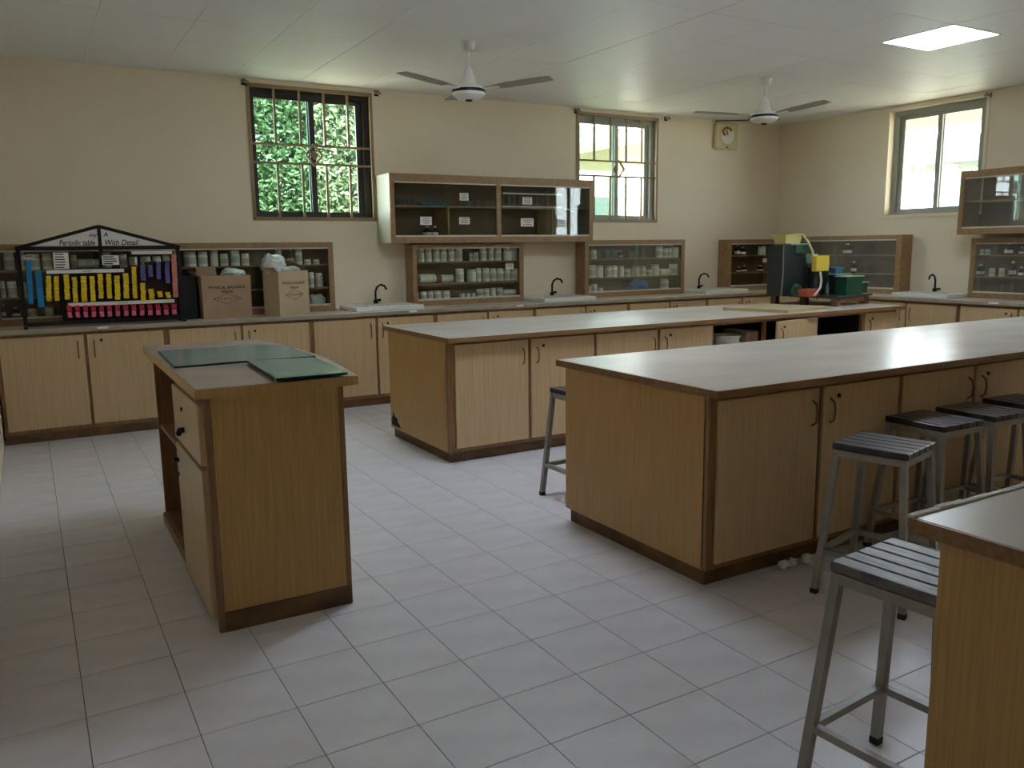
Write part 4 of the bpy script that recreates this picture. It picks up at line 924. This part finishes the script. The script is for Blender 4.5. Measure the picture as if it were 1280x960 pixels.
o = obj('hose', tube(BM(), [(ax_(993, 2.9), 2.9, PZ+.59), (ax_(1001, 2.84), 2.84, PZ+.585), (ax_(1008, 2.78), 2.78, PZ+.52), (ax_(1014, 2.72), 2.72, PZ+.43), (ax_(1017, 2.68), 2.68, PZ+.34)], .012, 8), mat('pale hose', (196, 186, 140), .4), None, True); tag(o, 'pale hose bending down from the cream tub', 'hose')
o = obj('hose', tube(BM(), [(ax_(1025, 2.585), 2.585, PZ+.235), (ax_(1027, 2.57), 2.57, PZ+.15), (ax_(1026, 2.55), 2.55, PZ+.08), (ax_(1019, 2.53), 2.53, PZ+.013)], .011, 8), mat('white hose', (196, 192, 180), .4), None, True); tag(o, 'white hose hanging from the yellow box to the platform', 'hose')
tub('orange red bowl on the platform in front of the tank', 1002, 1021, 2.62, PZ, .85, .072, mat('orange red plastic', (168, 76, 46), .45), 'plastic_bowl', .12, 'bowl')
tub('large green plastic box with pale lid on the platform', 1050, 1073, 2.56, PZ, .97, .175, m_green, 'plastic_box', .13, 'box', m_greenl)
tub('low green plastic box at the right end of the platform', 1064, 1080, 2.74, PZ, .95, .10, m_green, 'plastic_box', .12, 'box', m_greenl)
tub('dark box beside the large green plastic box', 1037, 1057, 2.72, PZ, 1, .19, m_blackp, 'plastic_box', .13, 'box', m_greenl)
tub('small blue bowl on top of the dark box', 1038, 1051, 2.72, PZ+.201, .6, .06, mat('blue bowl', (60, 112, 160), .35), 'plastic_bowl', .10, 'bowl')
o = obj('small_bottle', lathe(BM(), [(.018, PZ), (.018, PZ+.09), (.008, PZ+.11), (.008, PZ+.13)], (ax_(1035, 2.53), 2.53, 0), 10), m_lab, None, True); tag(o, 'small clear bottle standing at the platform edge', 'bottle')
bm = BM(); bmesh.ops.create_icosphere(bm, subdivisions=2, radius=.06)
for v in bm.verts: v.co *= random.uniform(.6, 1.3); v.co += Vector((ax_(997, 2.70), 2.70, PZ+.06)); v.co.z = max(PZ+.001, v.co.z)
o = obj('green_plant', bm, m_green); tag(o, 'small green plastic plant beside the orange bowl', 'plant')

# ================================================================== OUTSIDE
o = obj('ground', box(BM(), -40, 60, -40, 60, -.7, -.6), m_ground); tag(o, kind='structure')
def tree(x, y, h, r, label, seed, nleaf):
    rr = random.Random(seed); t = thing('tree', label, 'tree', (x, y, -.6), group='trees outside')
    obj('trunk', tube(BM(), [(x, y, -.6), (x+.1, y, h*.4), (x-.1, y+.1, h*.8)], [.18, .14, .08], 10), m_bark, t, True)
    vv = []; ff = []
    for _ in range(nleaf):
        p = Vector((rr.uniform(-1, 1), rr.uniform(-1, 1), rr.uniform(-1, 1)))
        if (p.x*p.x+p.y*p.y+p.z*p.z) > 1.15: p *= .8
        c = Vector((x+p.x*r, y+p.y*r*.5, h+p.z*r*.95)); q = rr.uniform(.028, .048)
        u = Vector((rr.gauss(0, 1), rr.gauss(0, 1), rr.gauss(0, 1))).normalized(); w = u.orthogonal().normalized()
        k = len(vv); vv += [c-u*q*1.3, c+w*q*.7, c+u*q*1.3, c-w*q*.7]; ff.append((k, k+1, k+2, k+3))
    me = bpy.data.meshes.new('foliage'); me.from_pydata(vv, [], ff); me.materials.append(m_leaf)
    f = inst('foliage', me, t); tag(f, kind='stuff')
tree(4.3, 11.0, 3.7, 3.3, 'leafy green tree outside the left window', 1, 170000)
tree(7.6, 15.5, 4.2, 2.6, 'leafy green tree further off outside the left window', 2, 40000)
# house beyond the back windows
t = thing('house', 'white house with sloping grey roof outside the bright grilled window', 'building', (15, 16, -.6))
bm = BM(); box(bm, 11.8, 24, 15.5, 22, -.6, 4.6); obj('wall', bm, m_ext, t)
bm = BM(); v = [bm.verts.new(p) for p in ((11.2, 14.9, 4.5), (24.6, 14.9, 5.4), (24.6, 22.6, 8.2), (11.2, 22.6, 7.3), (11.2, 14.9, 4.75), (24.6, 14.9, 5.65), (24.6, 22.6, 8.45), (11.2, 22.6, 7.55))]
for f in ((3, 2, 1, 0), (4, 5, 6, 7), (0, 1, 5, 4), (1, 2, 6, 5), (2, 3, 7, 6), (3, 0, 4, 7)): bm.faces.new([v[i] for i in f])
obj('roof', bm, m_extroof, t)
for i in range(3):
    bm = BM(); box(bm, 13+i*3, 14.2+i*3, 15.46, 15.5, 1.2, 2.8); obj('window', bm, m_extroof, t)
# veranda beyond the side window
t = thing('veranda', 'white veranda with beige ceiling outside the side window', 'building', (13, 5, -.6))
bm = BM(); box(bm, 9.1, 12.0, -6, 13, 3.2, 3.35); obj('soffit', bm, m_extsof, t)
bm = BM(); box(bm, 18, 19, -6, 14, -.6, 2.2); obj('wall', bm, m_ext, t)
bm = BM(); box(bm, 17.6, 19.4, -6, 14, 3.2, 3.75); obj('roof_band', bm, m_extroof, t)
bm = BM(); ya, yb = P(1215, 240, x=17.5).y, P(1176, 240, x=17.5).y; box(bm, 17.4, 17.5, ya, yb, -.6, P(1188, 213, x=17.5).z); obj('green_screen', bm, mat('pale green screen', (92, 132, 120), .5), t)
for y in (3.5, 8.5, 13.5): bm = BM(); box(bm, 17.8, 18.1, y, y+.3, -.6, 3.2); obj('column', bm, m_ext, t)
